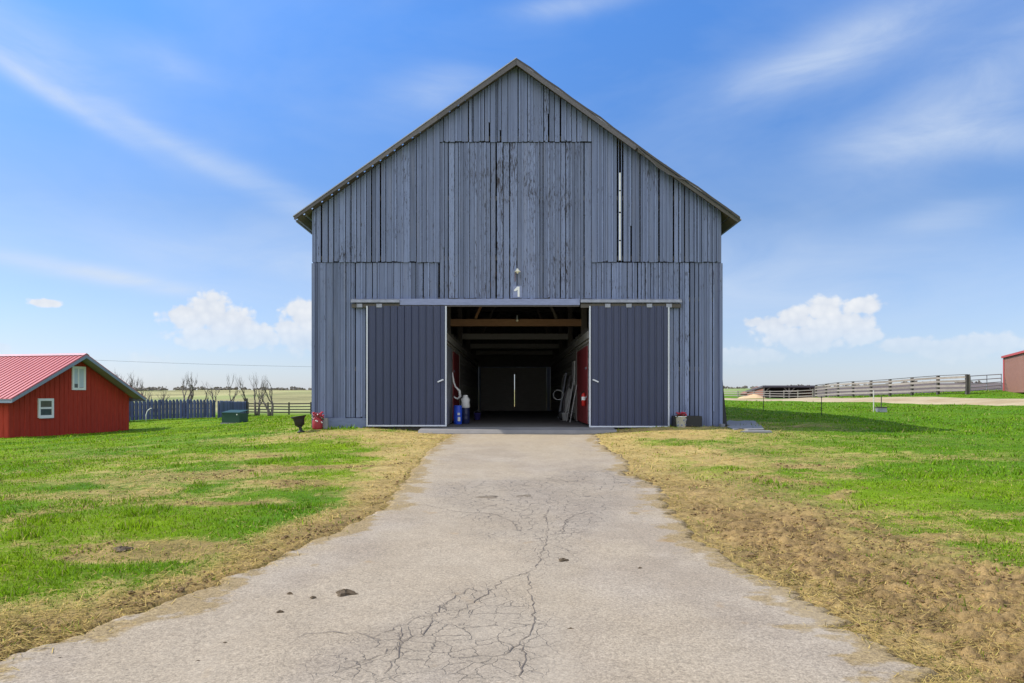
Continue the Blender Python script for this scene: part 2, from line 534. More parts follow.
for x in (-2.5, 0, 2.5):
    for y, z in ((2.0, 0), (4, 0.0), (8, .05), (12, .10), (17, .18), (21.8, .25)): cw(x, y, z)
for x in (-6.7, -4.5): cw(x, F - .3, .40); cw(x, F + 10, .35); cw(x, F + 24, .3)
for x in (4.5, 7.2): cw(x, F - .3, .44); cw(x, F + 10, .45); cw(x, F + 24, .5)
cw(-6, 3, 0); cw(6, 3, 0.0); cw(-6, 8, .02); cw(6, 8, .06); cw(-9, 12.5, -.02); cw(9, 13, .14)
cw(10, 18, .25); cw(-12, 18, -.12)
cp(8, 438, 35); cp(129, 430, 43); cw(-33, 38, -.75); cw(-17.5, 24, -.36)
cp(130, 420.5, 51); cp(215, 418, 57); cp(235, 423, 42); cp(290, 415, 72)
cp(250, 414, 75); cw(-6, 60, .1)
cp(300, 433, 22)
cw(14.5, 22, .37); cp(881, 413, 30); cw(16.5, 26, .5)
for y in (28, 33, 44, 55, 66): cw(25, y, .94); cw(29, y, 1.28)
cp(965, 393, 47); cp(816, 398, 68); cp(1003, 391, 49); cp(1100, 391, 49)
cw(14, 45, .75); cw(12, 70, .95)
cp(790, 399, 105); cp(740, 397, 95); cp(640, 396, 110)
cp(250, 405, 110); cp(0, 408, 110); cp(400, 402, 110)
cp(20, 392, 300); cp(200, 390, 300); cp(350, 390, 300); cp(560, 389.5, 300); cp(745, 388.5, 300)
cp(900, 389.0, 150); cp(1000, 386.5, 150); cp(840, 390, 150)
cp(900, 384, 300); cp(1000, 383, 300); cp(830, 387, 300); cp(1200, 383, 300); cp(-250, 392, 300)
cp(-300, 412, 110); cp(1300, 386, 110)
CT = np.array(CT)


def warp(x, y):
    w = np.maximum(y, -5) + 15.0
    return np.stack([np.asarray(x) / w * 2.2, np.log(w) * 1.6], -1)


def _k(r):
    return np.where(r > 1e-9, r * r * np.log(np.maximum(r, 1e-9)), 0)


_P = warp(CT[:, 0], CT[:, 1])
_n = len(_P)
_A = np.zeros((_n + 3, _n + 3))
_A[:_n, :_n] = _k(np.linalg.norm(_P[:, None] - _P[None], axis=-1)) + np.eye(_n) * .0015
_Q = np.concatenate([np.ones((_n, 1)), _P], 1)
_A[:_n, _n:] = _Q; _A[_n:, :_n] = _Q.T
_W = np.linalg.solve(_A, np.concatenate([CT[:, 2], np.zeros(3)]))


def gz(x, y):
    """smooth ground height"""
    x = np.atleast_1d(np.asarray(x, float)); y = np.atleast_1d(np.asarray(y, float))
    sh = x.shape
    x = x.ravel(); y = y.ravel()
    yc = np.minimum(y, 300.0)
    xs = np.where(y > 300, x * 300 / np.maximum(y, 1), x)
    xs = np.clip(xs, -1.1 * (np.maximum(yc, 0) + 14), 1.1 * (np.maximum(yc, 0) + 14))
    out = np.empty(len(x))
    for i in range(0, len(x), 20000):
        p = warp(xs[i:i + 20000], yc[i:i + 20000])
        d = np.linalg.norm(p[:, None] - _P[None], axis=-1)
        out[i:i + 20000] = _k(d) @ _W[:_n] + _W[_n] + p @ _W[_n + 1:]
    near = smooth(2.5, -3, y)
    out = out * (1 - near)
    return out.reshape(sh)


def g1(x, y): return float(gz(x, y)[0])


def on_ground(px, py, lo=2.0, hi=400.0):
    """the point of the ground seen in a direction"""
    for d in np.geomspace(lo, hi, 600):
        p = ray(px, py, d)
        if p.z <= g1(p.x, p.y): return p
    return ray(px, py, hi)


LE_PX = [(455, 433), (443, 440), (430, 448), (418, 462), (408, 478), (388, 500), (386, 508), (366, 516), (338, 530), (300, 545), (240, 572), (180, 596), (100, 629), (0, 664)]
RE_PX = [(594, 433), (600, 440), (606, 448), (620, 456), (632, 464), (628, 474), (640, 480), (664, 490), (670, 506), (692, 530), (740, 560), (762, 576), (800, 592), (842, 617), (890, 647), (938, 683)]


def edge_table(px):
    P = [on_ground(a, b) for a, b in px]
    ys = np.array([p.y for p in P]); xs = np.array([p.x for p in P])
    o = np.argsort(ys)
    return ys[o], xs[o]


LE = edge_table(LE_PX); RE = edge_table(RE_PX)


def ledge(y):
    y = np.asarray(y, float)
    return np.interp(y, *LE) + (fbm(y * 1.6, y * 0 + 3, 3, 5) - .5) * .22 + (fbm(y * 7, y * 0 + 13, 4, 7, .7) - .5) * .26


def redge(y):
    y = np.asarray(y, float)
    return np.interp(y, *RE) + (fbm(y * 1.6, y * 0 + 8, 3, 6) - .5) * .24 + (fbm(y * 7, y * 0 + 18, 4, 8, .7) - .5) * .32


GREEN = np.array([.098, .220, .010]); GREEN2 = np.array([.215, .315, .010])
STRAW = np.array([.44, .325, .125]); DIRT = np.array([.31, .205, .085]); DRYF = np.array([.30, .275, .125])
BANK = np.array([.125, .10, .088]); MUD = np.array([.085, .055, .03])


def ground_masks(x, y):
    """straw, dirt (0..1) of the yard round the drive"""
    dl = ledge(y) - x; dr = x - redge(y)
    n1 = fbm(x * .9, y * .9, 5, 11); n2 = fbm(x * .28, y * .5, 4, 21); n3 = fbm(x * 2.6, y * 2.6, 4, 31)
    n4 = fbm(x * .35, y * 1.2, 4, 41)
    wl = .42 + .75 * n2 + smooth(10, 21, y) * 1.6 * n2 + smooth(15, 21.5, y) * 2.0
    straw_l = smooth(1.20, .30, dl / wl + (n1 - .5) * 1.6 + (n3 - .5) * .6)
    straw_l = np.maximum(straw_l, smooth(.40, .72, n4 + (n1 - .5) * .8 + (n3 - .5) * .5) * smooth(16, 2.0, dl) * .55)
    # worn strip towards the urn at the barn's left corner
    straw_l = np.maximum(straw_l, smooth(1.4, .3, np.abs(y - (21.0 + .12 * (x + 5))) + (n1 - .5) * 1.6) * smooth(-10, -6, x) * smooth(-.5, -2.5, x) * .9)
    wr = 1.5 + 1.2 * n2 + smooth(8, 18, y) * 5.2 * (n2 + .15)
    straw_r = smooth(1.05, .40, dr / wr + (n1 - .5) * 1.5 + (n3 - .5) * .6)
    straw_r = np.maximum(straw_r, smooth(.40, .72, n4 + (n1 - .5) * .8 + (n3 - .5) * .5) * smooth(13, 3, dr) * .6)
    straw_r = np.maximum(straw_r, smooth(16, 20, y + (n1 - .5) * 4) * smooth(9.5, 6.0, x + (n1 - .5) * 5) * .8)
    green_r = smooth(.44, .60, n2 + (n3 - .5) * .4) * smooth(7, 12, y) * .75 * smooth(.5, 1.6, dr)
    straw_r = straw_r * (1 - green_r)
    straw = np.where(dl > 0, straw_l, np.where(dr > 0, straw_r, .6))
    dirt_l = smooth(.75, .15, dl / (.45 + .55 * n2) + (n1 - .5) * 1.1) * smooth(16, 7, y) * .8
    dirt_l = np.maximum(dirt_l, smooth(.63, .72, n4 + (n1 - .5) * .7) * smooth(6, 2, dl) * .7)
    band = smooth(.0, .35, dr) * smooth(2.8, 1.5, dr + (n1 - .5) * 2.0) * smooth(13, 7.5, y + (n1 - .5) * 4)
    band = np.maximum(band, smooth(.42, .6, n1) * smooth(2.6, .8, np.hypot((x - 8.6) / 1.2, (y - 23.4) / .9)) * .8)
    dirt_r = np.maximum(band, smooth(.60, .70, n1 + (n3 - .5) * .3) * smooth(6, 2.5, dr) * smooth(19, 12, y) * .8)
    dirt_r = np.maximum(dirt_r, smooth(.5, .1, dr + (n1 - .5) * .5) * smooth(18, 10, y) * .7)
    dirt = np.where(dl > 0, dirt_l, np.where(dr > 0, dirt_r, .6))
    return straw, dirt, n1, n2, n3


def ground_colour(x, y):
    straw, dirt, n1, n2, n3 = ground_masks(x, y)
    rt = smooth(4, 11, x)
    g = GREEN + (GREEN2 - GREEN) * (np.clip(fbm(x * .5, y * .5, 3, 51) * 1.8 - .4, 0, 1) * (1 - .65 * rt))[:, None]
    g = g * (.75 + .5 * n3)[:, None]
    g = g * .8
    straw = np.clip(straw + (fbm(x * 9, y * 9, 2, 57) - .5) * 1.1 * smooth(.02, .3, straw) * smooth(1, .75, straw), 0, 1)
    c = g * (1 - straw[:, None]) + STRAW * (.72 + .55 * n3)[:, None] * straw[:, None]
    d = DIRT * (.6 + .8 * n3)[:, None]
    mud = (smooth(.50, .70, fbm(x * 7, y * 7, 4, 61, .65)))[:, None] * .6
    d = d * (1 - mud) + MUD * mud
    c = c * (1 - dirt[:, None]) + d * dirt[:, None]
    # dry pasture far left, bare bank far right
    far = smooth(70, 84, y + (n2 - .5) * 10) * smooth(6, -6, x - .02 * y)
    f2 = fbm(x * .03, y * .012, 4, 71)
    f3 = fbm(x * .06, y * .05, 4, 73)
    dry = DRYF * (.45 + 1.0 * f3)[:, None] + (np.array([.10, .15, .04]) - DRYF * .6) * smooth(.5, .65, f2)[:, None] * .7
    c = c * (1 - far[:, None]) + dry * far[:, None]
    bank = smooth(70, 90, y) * smooth(.30, .38, x / np.maximum(y, 1) + (f2 - .5) * .1)
    c = c * (1 - bank[:, None]) + BANK * (.7 + .6 * f2)[:, None] * bank[:, None]
    fr = smooth(120, 160, y) * smooth(.40, .32, x / np.maximum(y, 1)) * smooth(.0, .1, x / np.maximum(y, 1))
    c = c * (1 - fr[:, None]) + np.array([.22, .27, .10]) * fr[:, None]
    return c, straw, dirt


def build_ground():
    rows = np.concatenate([[-60, -25, -8, -2, .5], np.geomspace(1.6, 30, 520), np.geomspace(30.3, 320, 210), np.geomspace(340, 4000, 14)])
    s = np.concatenate([[-4, -2.6, -1.8, -1.3, -1.05], np.linspace(-.92, .92, 470), [1.05, 1.3, 1.8, 2.6, 4]])
    w = np.where(rows > 2.5, rows, 2.5 + (2.5 - rows) * 1.5)
    X = w[:, None] * s[None]; Y = np.repeat(rows[:, None], len(s), 1)
    x = X.ravel(); y = Y.ravel()
    z = gz(x, y)
    colr, straw, dirt = ground_colour(x, y)
    dl = ledge(y) - x; dr = x - redge(y)
    inside = (dl < 0) & (dr < 0) & (y < F) & (y > -3)
    edge = smooth(0, .25, np.maximum(dl, dr))
    lump = (fbm(x * 1.3, y * 1.3, 4, 81) - .5) * .07 * edge
    clod = (np.abs(fbm(x * 6, y * 6, 3, 91) - .5) * .07 + (fbm(x * 13, y * 13, 2, 95) - .5) * .085 + (fbm(x * 26, y * 26, 2, 96) - .5) * .05) * dirt * smooth(14, 6, y) * edge * (dr > 0)
    ruts = np.sin((y + .18 * x) * 26) * .018 * smooth(.4, .9, dirt) * (dl > 0) * smooth(7, 4.5, y)
    z = z + np.where(y < 40, lump + clod + ruts * edge, 0)
    z = np.where(inside, z - .035, z)
    # keep below the barn slab
    inb = (x > BX0 - .1) & (x < BX1 + .1) & (y > F - .2) & (y < F + BLEN)
    z = np.where(inb, np.minimum(z, .36), z)
    nr, nc = len(rows), len(s)
    i = np.arange(nr * nc).reshape(nr, nc)
    q = np.stack([i[:-1, :-1], i[:-1, 1:], i[1:, 1:], i[1:, :-1]], -1).reshape(-1, 4)
    me = bpy.data.meshes.new('ground')
    me.vertices.add(len(x)); me.vertices.foreach_set('co', np.stack([x, y, z], -1).ravel())
    me.loops.add(q.size); me.loops.foreach_set('vertex_index', q.ravel().astype('i'))
    me.polygons.add(len(q)); me.polygons.foreach_set('loop_start', np.arange(0, q.size, 4, dtype='i'))
    me.update(calc_edges=True)
    me.polygons.foreach_set('use_smooth', np.ones(len(q), bool))
    a = me.attributes.new('soil', 'FLOAT_COLOR', 'POINT')
    a.data.foreach_set('color', np.concatenate([colr, np.ones((len(x), 1))], 1).astype('f').ravel())
    n = NT('grass_and_soil')
    f = n.noise(9, 6, .7); f2 = n.noise(60, 4, .7); f3 = n.noise(.8, 4, .6)
    k = n.math('ADD', n.math('MULTIPLY_ADD', f, 1.0, .05), n.math('MULTIPLY_ADD', f2, 1.4, -.27))
    k = n.math('MULTIPLY', k, n.math('MULTIPLY_ADD', f3, .4, .8))
    c = n.mix(1.0, n.attr('soil').outputs['Color'], grey(n, n.math('MULTIPLY', k, 1.08)), 'MULTIPLY')
    n.bump(n.math('ADD', n.math('MULTIPLY', f, .5), f2), .8, .03)
    me.materials.append(n.out(c, .95, 0, .1))
    o = bpy.data.objects.new('ground', me); col.objects.link(o)
    struct(o)


build_ground()


def build_drive():
    ys = np.concatenate([np.linspace(-6, 2.4, 20), np.geomspace(2.5, F - .93, 620)])
    nc = 110
    L_ = ledge(np.maximum(ys, 2.5)); R_ = redge(np.maximum(ys, 2.5))
    t = .5 - .5 * np.cos(np.linspace(0, 1, nc) * np.pi)
    X = L_[:, None] + (R_ - L_)[:, None] * t[None]
    Y = np.repeat(ys[:, None], nc, 1)
    x = X.ravel(); y = Y.ravel()
    e = np.minimum(x - np.repeat(L_, nc), np.repeat(R_, nc) - x)
    z = gz(x, y) + .012 - .05 * smooth(.10, 0, e) + (fbm(x * .8, y * .8, 3, 111) - .5) * .03
    i = np.arange(len(ys) * nc).reshape(len(ys), nc)
    q = np.stack([i[:-1, :-1], i[:-1, 1:], i[1:, 1:], i[1:, :-1]], -1).reshape(-1, 4)
    # crack zones: alligator cracking along the middle of the drive
    n1 = fbm(x * 1.1, y * 1.1, 3, 121)

    def ell(px, py, rx, ry):
        c = on_ground(px, py)
        return np.exp(-(((x - c.x) / rx) ** 2 + ((y - c.y) / ry) ** 2))
    mask = np.clip(ell(540, 505, .9, 1.6) * 1.1 + ell(490, 650, .5, .6) * .6 + ell(470, 600, .5, .7) * .5 + ell(380, 660, .6, .45) * .45 + ell(590, 480, 1.0, 1.2) * .7 + ell(470, 490, .9, 1.2) * .6 + ell(560, 560, .4, 1.2) * .5, 0, 1)
    mask = smooth(.12, .55, mask + (n1 - .5) * .7)
    dust = smooth(.42, .62, fbm(x * .7, y * .45, 4, 131)) * .6 + smooth(.5, 0.0, e + (n1 - .5) * .5) * .8
    dust = np.clip(dust + smooth(13, 20, y) * .5, 0, 1)
    mb = MB()
    mb.v = [tuple(p) for p in np.stack([x, y, z], -1)]
    mb.f = [tuple(f) for f in q.tolist()]; mb.var = [.5] * len(q); mb.mi = [0] * len(q)
    # the larger cracks as thin dark strips lying on the surface
    mb.m = 1
    cr = [[(635, 275), (630, 320), (605, 380), (580, 400), (530, 410), (480, 455), (430, 482), (380, 520)],
          [(480, 455), (430, 440), (395, 462), (360, 480), (345, 506), (300, 515), (255, 532), (180, 565)],
          [(345, 506), (330, 548), (260, 580), (180, 628), (75, 665)],
          [(225, 222), (320, 222), (400, 238), (500, 245), (545, 265), (560, 290)],
          [(640, 160), (720, 162), (800, 158), (870, 152)],
          [(740, 236), (700, 250), (680, 262), (672, 300)],
          [(580, 400), (590, 440), (596, 480), (600, 540), (570, 580), (520, 612), (450, 630)],
          [(640, 228), (628, 250), (635, 275)], [(-20, 572), (60, 552), (140, 558), (180, 565)],
          [(570, 580), (580, 620), (565, 660), (570, 690)], [(255, 532), (262, 580), (250, 620), (200, 668)]]
    for line in cr:
        P = []
        for a, b in line:
            p = on_ground(300 + a / 2.56, 420 + b / 2.56); P.append(Vector((p.x, p.y)))
        Q = []
        for a, b in zip(P, P[1:]):
            m = max(2, int((b - a).length / .05))
            for k in range(m): Q.append(a.lerp(b, k / m))
        Q.append(P[-1])
        Q = [p + Vector((random.gauss(0, .012), random.gauss(0, .016))) for p in Q]
        n = len(Q); o = len(mb.v)
        for j, p in enumerate(Q):
            d = (Q[min(j + 1, n - 1)] - Q[max(j - 1, 0)]).normalized(); s = Vector((-d.y, d.x))
            wdt = random.uniform(.0010, .0034) * (1.0 + .05 * p.y) * min(1, (j + 1) / 4, (n - j) / 4)
            zc = g1(p.x, p.y) + .012 + float(((fbm(np.array([p.x * .8]), np.array([p.y * .8]), 3, 111) - .5) * .03)[0]) + .004
            mb.v += [(p.x + s.x * wdt, p.y + s.y * wdt, zc), (p.x - s.x * wdt, p.y - s.y * wdt, zc)]
        for j in range(n - 1):
            mb.f.append((o + 2 * j, o + 2 * j + 1, o + 2 * j + 3, o + 2 * j + 2)); mb.var.append(.5); mb.mi.append(1)
    n = NT('worn_pale_asphalt')
    at = n.attr('wear')
    sep = n.N.new('ShaderNodeSeparateColor'); n.L.new(at.outputs['Color'], sep.inputs[0])
    crk, dst = sep.outputs[0], sep.outputs[1]
    vec = n.coords()
    # aggregate
    vo = n.N.new('ShaderNodeTexVoronoi'); vo.inputs['Scale'].default_value = 120; n.L.new(vec, vo.inputs['Vector'])
    ag = n.N.new('ShaderNodeSeparateColor'); n.L.new(vo.outputs['Color'], ag.inputs[0])
    f1 = n.noise(1.1, 5, .6); f2 = n.noise(38, 5, .75); f3 = n.noise(5, 5, .65)
    base = n.mix(n.step(f1, .35, .65), (.302, .244, .178), (.350, .290, .218))
    base = n.mix(n.math('MULTIPLY', dst, .65), base, (.38, .305, .205))
    k = n.math('ADD', n.math('MULTIPLY_ADD', ag.outputs[0], .45, .56), n.math('MULTIPLY_ADD', f2, 1.35, -.46))
    k = n.math('MULTIPLY', k, n.math('MULTIPLY_ADD', f3, .35, .82))
    soil = n.step(n.math('ADD', sep.outputs[2], n.math('MULTIPLY_ADD', n.noise(22, 4, .7), .9, -.45)), .35, .75)
    base = n.mix(n.math('MULTIPLY', soil, .8), base, n.mix(f2, (.17, .11, .05), (.38, .28, .12)))
    base = n.mix(1.0, base, grey(n, k), 'MULTIPLY')
    base = n.mix(n.step(n.noise(26, 3, .6, loc=(1, 9, 0)), .62, .72, 0, .45), base, (.13, .10, .075))
    base = n.mix(n.step(n.noise(.5, 4, .6, sc=(2.2, .5, 1), loc=(4, 1, 0)), .5, .7, 0, .35), base, (.40, .335, .25))
    # stains
    base = n.mix(n.step(n.noise(1.7, 3, .6, loc=(7, 3, 0)), .66, .74, 0, .35), base, (.36, .22, .08))
    base = n.mix(n.math('MULTIPLY', crk, .16), base, (.17, .155, .145))
    # cracks
    wv = n.N.new('ShaderNodeTexNoise'); wv.inputs['Scale'].default_value = 7; wv.inputs['Detail'].default_value = 4; n.L.new(vec, wv.inputs['Vector'])
    ofs = n.N.new('ShaderNodeVectorMath'); ofs.operation = 'MULTIPLY_ADD'
    n.L.new(wv.outputs['Color'], ofs.inputs[0]); ofs.inputs[1].default_value = (.16, .16, 0); n.L.new(vec, ofs.inputs[2])
    v2 = n.N.new('ShaderNodeTexVoronoi'); v2.feature = 'DISTANCE_TO_EDGE'; v2.inputs['Scale'].default_value = 6.2; n.L.new(ofs.outputs[0], v2.inputs['Vector'])
    sx = n.N.new('ShaderNodeSeparateXYZ'); n.L.new(vec, sx.inputs[0])
    line = n.step(n.math('DIVIDE', v2.outputs['Distance'], n.math('MULTIPLY_ADD', sx.outputs[1], .13, .45)), .004, .026, 1, 0)
    brk = n.step(n.noise(3.2, 3, .6, loc=(2, 5, 0)), .32, .48)
    line = n.math('MULTIPLY', n.math('MULTIPLY', line, crk), brk)
    base = n.mix(n.math('MULTIPLY', line, .62), base, (.085, .072, .06))
    n.bump(n.math('SUBTRACT', n.math('ADD', n.math('MULTIPLY', ag.outputs[0], .6), f2), n.math('MULTIPLY', line, 2.0)), .55, .008)
    mat = n.out(base, .92, 0, .2)
    M['crack'] = simple('dark_crack_grit', (.125, .10, .08), .95, .4, 40)
    o = mb.build('driveway', [mat, M['crack']])
    me = o.data
    a = me.attributes.new('wear', 'FLOAT_COLOR', 'POINT')
    w = np.zeros((len(mb.v), 4), 'f'); w[:len(x), 0] = mask; w[:len(x), 1] = dust; w[:len(x), 2] = smooth(.55, .0, e + (fbm(x * 3.2, y * 3.2, 4, 141, .65) - .5) * 1.0); w[:, 3] = 1
    a.data.foreach_set('color', w.ravel())
    struct(o)


build_drive()


def build_path():
    # gravel farm lane on the right
    ctr = [(31.5, 14), (29.0, 24), (27.4, 33), (27.0, 44), (26.8, 55), (26.2, 63), (25.2, 70), (23.6, 77), (20, 83), (10, 92)]
    P = np.array(ctr, float)
    t = np.linspace(0, len(P) - 1, 150)
    cx = np.interp(t, range(len(P)), P[:, 0]); cy = np.interp(t, range(len(P)), P[:, 1])
    mb = MB(); nc = 9
    for i in range(len(t)):
        j0, j1 = max(i - 3, 0), min(i + 3, len(t) - 1)
        d = np.array([cx[j1] - cx[j0], cy[j1] - cy[j0]]); d /= np.linalg.norm(d); s = np.array([d[1], -d[0]])
        wl = 2.1 + (fbm(np.array([t[i] * 6]), np.array([1.0]), 3, 151)[0] - .5) * .9
        wr = 2.1 + (fbm(np.array([t[i] * 6]), np.array([5.0]), 3, 152)[0] - .5) * .9
        for k in range(nc):
            q = -wl + (wl + wr) * k / (nc - 1)
            x, y = cx[i] + s[0] * q, cy[i] + s[1] * q
            mb.v.append((x, y, g1(x, y) + .06 - (.10 if k in (0, nc - 1) else 0)))
    for i in range(len(t) - 1):
        for k in range(nc - 1):
            a = i * nc + k
            mb.f.append((a, a + 1, a + nc + 1, a + nc)); mb.var.append(.5); mb.mi.append(0)
    n = NT('pale_gravel')
    k = n.math('ADD', n.math('MULTIPLY_ADD', n.noise(2, 5, .65), .6, .45), n.math('MULTIPLY_ADD', n.noise(40, 3, .7), .6, -.05))
    c = n.mix(1.0, n.mix(n.step(n.noise(.35, 3), .4, .65), (.42, .335, .205), (.36, .27, .15)), grey(n, k), 'MULTIPLY')
    o = mb.build('gravel_lane', n.out(c, .95, 0, .2), smooth_=True)
    struct(o)


build_path()

# ------------------------------------------------------------------ barn
barn = thing('barn', 'tall weathered grey blue wooden barn with open sliding doors at the end of the drive', 'barn', (BXC, F, .27))
BO = Vector((BXC, F, .27))
SL = .709


def bpart(mb, name, mat, smooth_=False, parent=None):
    """link a part of the barn built in world coordinates"""
    o0 = Vector((0, 0, 0))
    mb.v = [tuple(Vector(v) - BO) for v in mb.v]
    return mb.build(name, mat, parent or barn, smooth_)


def zroof(x): return 12.42 - SL * abs(x - BXC)       # underside of the roof at the wall


def boards(x0, x1, zb, zt, y, dark=(), batten=.78, bj=.02, seed=1, wmin=.17, wmax=.30):
    rnd = random.Random(seed)
    mb = MB()
    x = x0
    seams = []
    while x < x1 - .02:
        w = rnd.uniform(wmin, wmax)
        if x + w > x1 - .1: w = x1 - x
        gap = rnd.choice((.022, .03, .04, .055))
        v = min(1, max(0, rnd.gauss(.5, .22)))
        if rnd.random() < .08: v = rnd.uniform(0, .15)
        yo = y + rnd.uniform(-.006, .006)
        b = (zb(x + w / 2) if callable(zb) else zb) + rnd.uniform(-bj, bj)
        xa, xb = x, x + w - gap
        pieces = [(xa, xb)]
        for (dx, dw) in dark:
            if xa < dx < xb: pieces = [(xa, max(dx, xa + .02)), (min(dx + dw, xb - .02), xb)]
        for xa, xb in pieces:
            ta = zt(xa) if callable(zt) else zt; tb = zt(xb) if callable(zt) else zt
            xm = None
            if callable(zt) and xa < BXC < xb: xm = BXC
            front = [(xa, yo, b), (xb, yo, b), (xb, yo, tb)] + ([(xm, yo, zt(xm))] if xm else []) + [(xa, yo, ta)]
            mb.prism(front, (0, .024, 0), v)
        seams.append((x + w - gap / 2, v, yo, b))
        x += w
    for (xs, v, yo, b) in seams[:-1]:
        if rnd.random() < batten:
            off = rnd.choice((-1, 1)) * rnd.uniform(.014, .030); w = rnd.uniform(.04, .06)
            xa, xb = xs + off - w / 2, xs + off + w / 2
            if any(dx - .06 < xs < dx + dw + .06 for dx, dw in dark): continue
            b2 = b + rnd.uniform(-.02, .03)
            ta = zt(xa) if callable(zt) else zt; tb = zt(xb) if callable(zt) else zt
            if rnd.random() < .1: b2 = b + rnd.uniform(.3, 1.8)       # broken batten
            ya = min(yo, y) - .009
            if min(ta, tb) - b2 < .1: continue
            mb.prism([(xa, ya - .018, b2), (xb, ya - .018, b2), (xb, ya - .018, tb), (xa, ya - .018, ta)], (0, .018, 0), min(1, max(0, v + rnd.uniform(.0, .5))))
    return mb


XA, XB = -2.40, 2.67
ZM, ZG, ZH = 5.93, 9.93, 4.72
bpart(boards(BX0, XA - .005, lambda x: .74 if x < -4.9 else .62, ZM - .02, F, ((-5.28, .012),), seed=11, wmin=.15, wmax=.27), 'front_siding', M['siding'])
bpart(boards(XB + .005, BX1, lambda x: .42, ZM - .02, F, ((6.12, .0),), seed=12, wmin=.12, wmax=.20), 'front_siding', M['siding'])
bpart(boards(XA, XB, ZH, ZG - .02, F - .004, ((-2.16, .03),), seed=13, wmin=.13, wmax=.24), 'front_siding', M['siding_worn'])
bpart(boards(BX0 - .02, XA + .012, ZM, lambda x: zroof(x), F - .05, ((-4.40, .035), (-5.4, .02)), seed=14, wmin=.13, wmax=.23), 'gable_siding', M['siding'])
bpart(boards(XB - .012, BX1 + .02, ZM, lambda x: zroof(x), F - .05, ((3.56, .07), (3.82, .03)), seed=15, wmin=.12, wmax=.20), 'gable_siding', M['siding'])
bpart(boards(XA, XB, ZG, lambda x: zroof(x), F - .055, ((-1.35, .03), (-.55, .02)), seed=16, wmin=.13, wmax=.24), 'gable_siding', M['siding'])
# white strip set in the slit, standing in for sky light seen through it
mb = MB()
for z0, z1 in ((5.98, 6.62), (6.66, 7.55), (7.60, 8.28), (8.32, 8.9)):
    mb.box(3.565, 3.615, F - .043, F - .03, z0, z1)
bpart(mb, 'gap_light_strip', M['white'])
# small dark girts behind the wall
mb = MB()
for z in (2.3, 4.62, 6.0, 8.0, 10.0):
    w = (12.3 - z) / SL
    a, b = max(BX0 + .1, BXC - w), min(BX1 - .1, BXC + w)
    if z < 4.5: mb.box(a, XA - .1, F + .03, F + .16, z, z + .14); mb.box(XB + .1, b, F + .03, F + .16, z, z + .14)
    else: mb.box(a, b, F + .03, F + .16, z, z + .14)
bpart(mb, 'girt', M['dark_wood'])
# skirt board at the bottom left
mb = MB(); mb.box(-6.36, -4.86, F - .05, F - .012, .34, .735)
bpart(mb, 'skirt_board', M['skirt'])
mb = MB(); mb.box(BX0 - .03, BX0 + .07, F - .075, F + .02, .42, 5.88); bpart(mb, 'corner_board', M['siding'])
mb = MB(); mb.box(BX1 - .07, BX1 + .03, F - .075, F + .02, .38, 5.88); bpart(mb, 'corner_board', M['siding'])
# dark flared foot at the right corner
mb = MB()
mb.prism([(BX1 + .035, F + .05, 2.0), (BX1 + .07, F + .05, 2.0), (BX1 + .22, F + .05, .45), (BX1 + .035, F + .05, .45)], (0, 1.6, 0))
bpart(mb, 'corner_flare', M['black_iron'])


# side and rear walls
def side_wall(x, sgn):
    mb = MB(); rnd = random.Random(31 + sgn)
    y = F + .03
    while y < F + BLEN - .05:
        w = rnd.uniform(.2, .32)
        y1 = min(y + w, F + BLEN)
        v = rnd.uniform(.2, .8)
        o = rnd.uniform(0, .012)
        mb.box(x + sgn * o - .012, x + sgn * o + .012, y, y1 - .006, .42, zroof(x) - .05, v)
        mb.box(x + sgn * (.026 + o) - .012, x + sgn * (.026 + o) + .012, y1 - .04, y1 + .03, .42, zroof(x) - .06, min(1, v + .1))
        y = y1
    return mb


bpart(side_wall(BX0, -1), 'side_wall', M['siding'])
bpart(side_wall(BX1, 1), 'side_wall', M['siding'])
mb = MB(); yb = F + BLEN
RGX0, RGX1 = .155, .187
xs_ = np.linspace(BX0, BX1, 60)
for a, b in zip(xs_[:-1], xs_[1:]):
    if b <= -1.75 or a >= 2.0: mb.prism([(a, yb, .4), (b - .003, yb, .4), (b - .003, yb, zroof(b)), (a, yb, zroof(a))], (0, .03, 0), random.random())
    else: mb.prism([(a, yb, 3.3), (b - .003, yb, 3.3), (b - .003, yb, zroof(b)), (a, yb, zroof(a))], (0, .03, 0), random.random())
bpart(mb, 'rear_wall', M['siding'])
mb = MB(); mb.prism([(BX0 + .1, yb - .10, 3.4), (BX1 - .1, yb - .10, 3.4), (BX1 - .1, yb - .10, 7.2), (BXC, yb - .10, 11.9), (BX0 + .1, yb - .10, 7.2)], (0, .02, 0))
bpart(mb, 'rear_shade_sheet', M['dark_wood'])  # dark sheet added for the deep shade over the upper rear wall
mb = MB(); mb.box(-2.1, RGX0, yb - .06, yb - .01, .42, 3.36); mb.box(RGX0, RGX1, yb - .06, yb - .01, 2.9, 3.36); mb.box(RGX0, RGX1, yb - .06, yb - .01, .42, .7)
bpart(mb, 'rear_door', M['stall_wood'])
mb = MB(); mb.box(RGX1, 2.35, yb - .06, yb - .01, .42, 3.36)
bpart(mb, 'rear_door', M['stall_wood'])

# floor slab and threshold
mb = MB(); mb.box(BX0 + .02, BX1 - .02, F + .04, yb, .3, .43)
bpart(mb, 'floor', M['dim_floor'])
mb = MB()
mb.prism([(-3.0, F - .98, .20), (-3.0, F - .98, .275), (-3.0, F - .90, .375), (-3.0, F + .035, .425), (-3.0, F + .035, .20)], (6.35, 0, 0))
bpart(mb, 'threshold', M['slab'])

# roof: sheathing, metal, rake boards
RXL, RXR = -7.14, 7.47


def zr(x, up=0.0): return 12.42 - SL * abs(x - BXC) + up


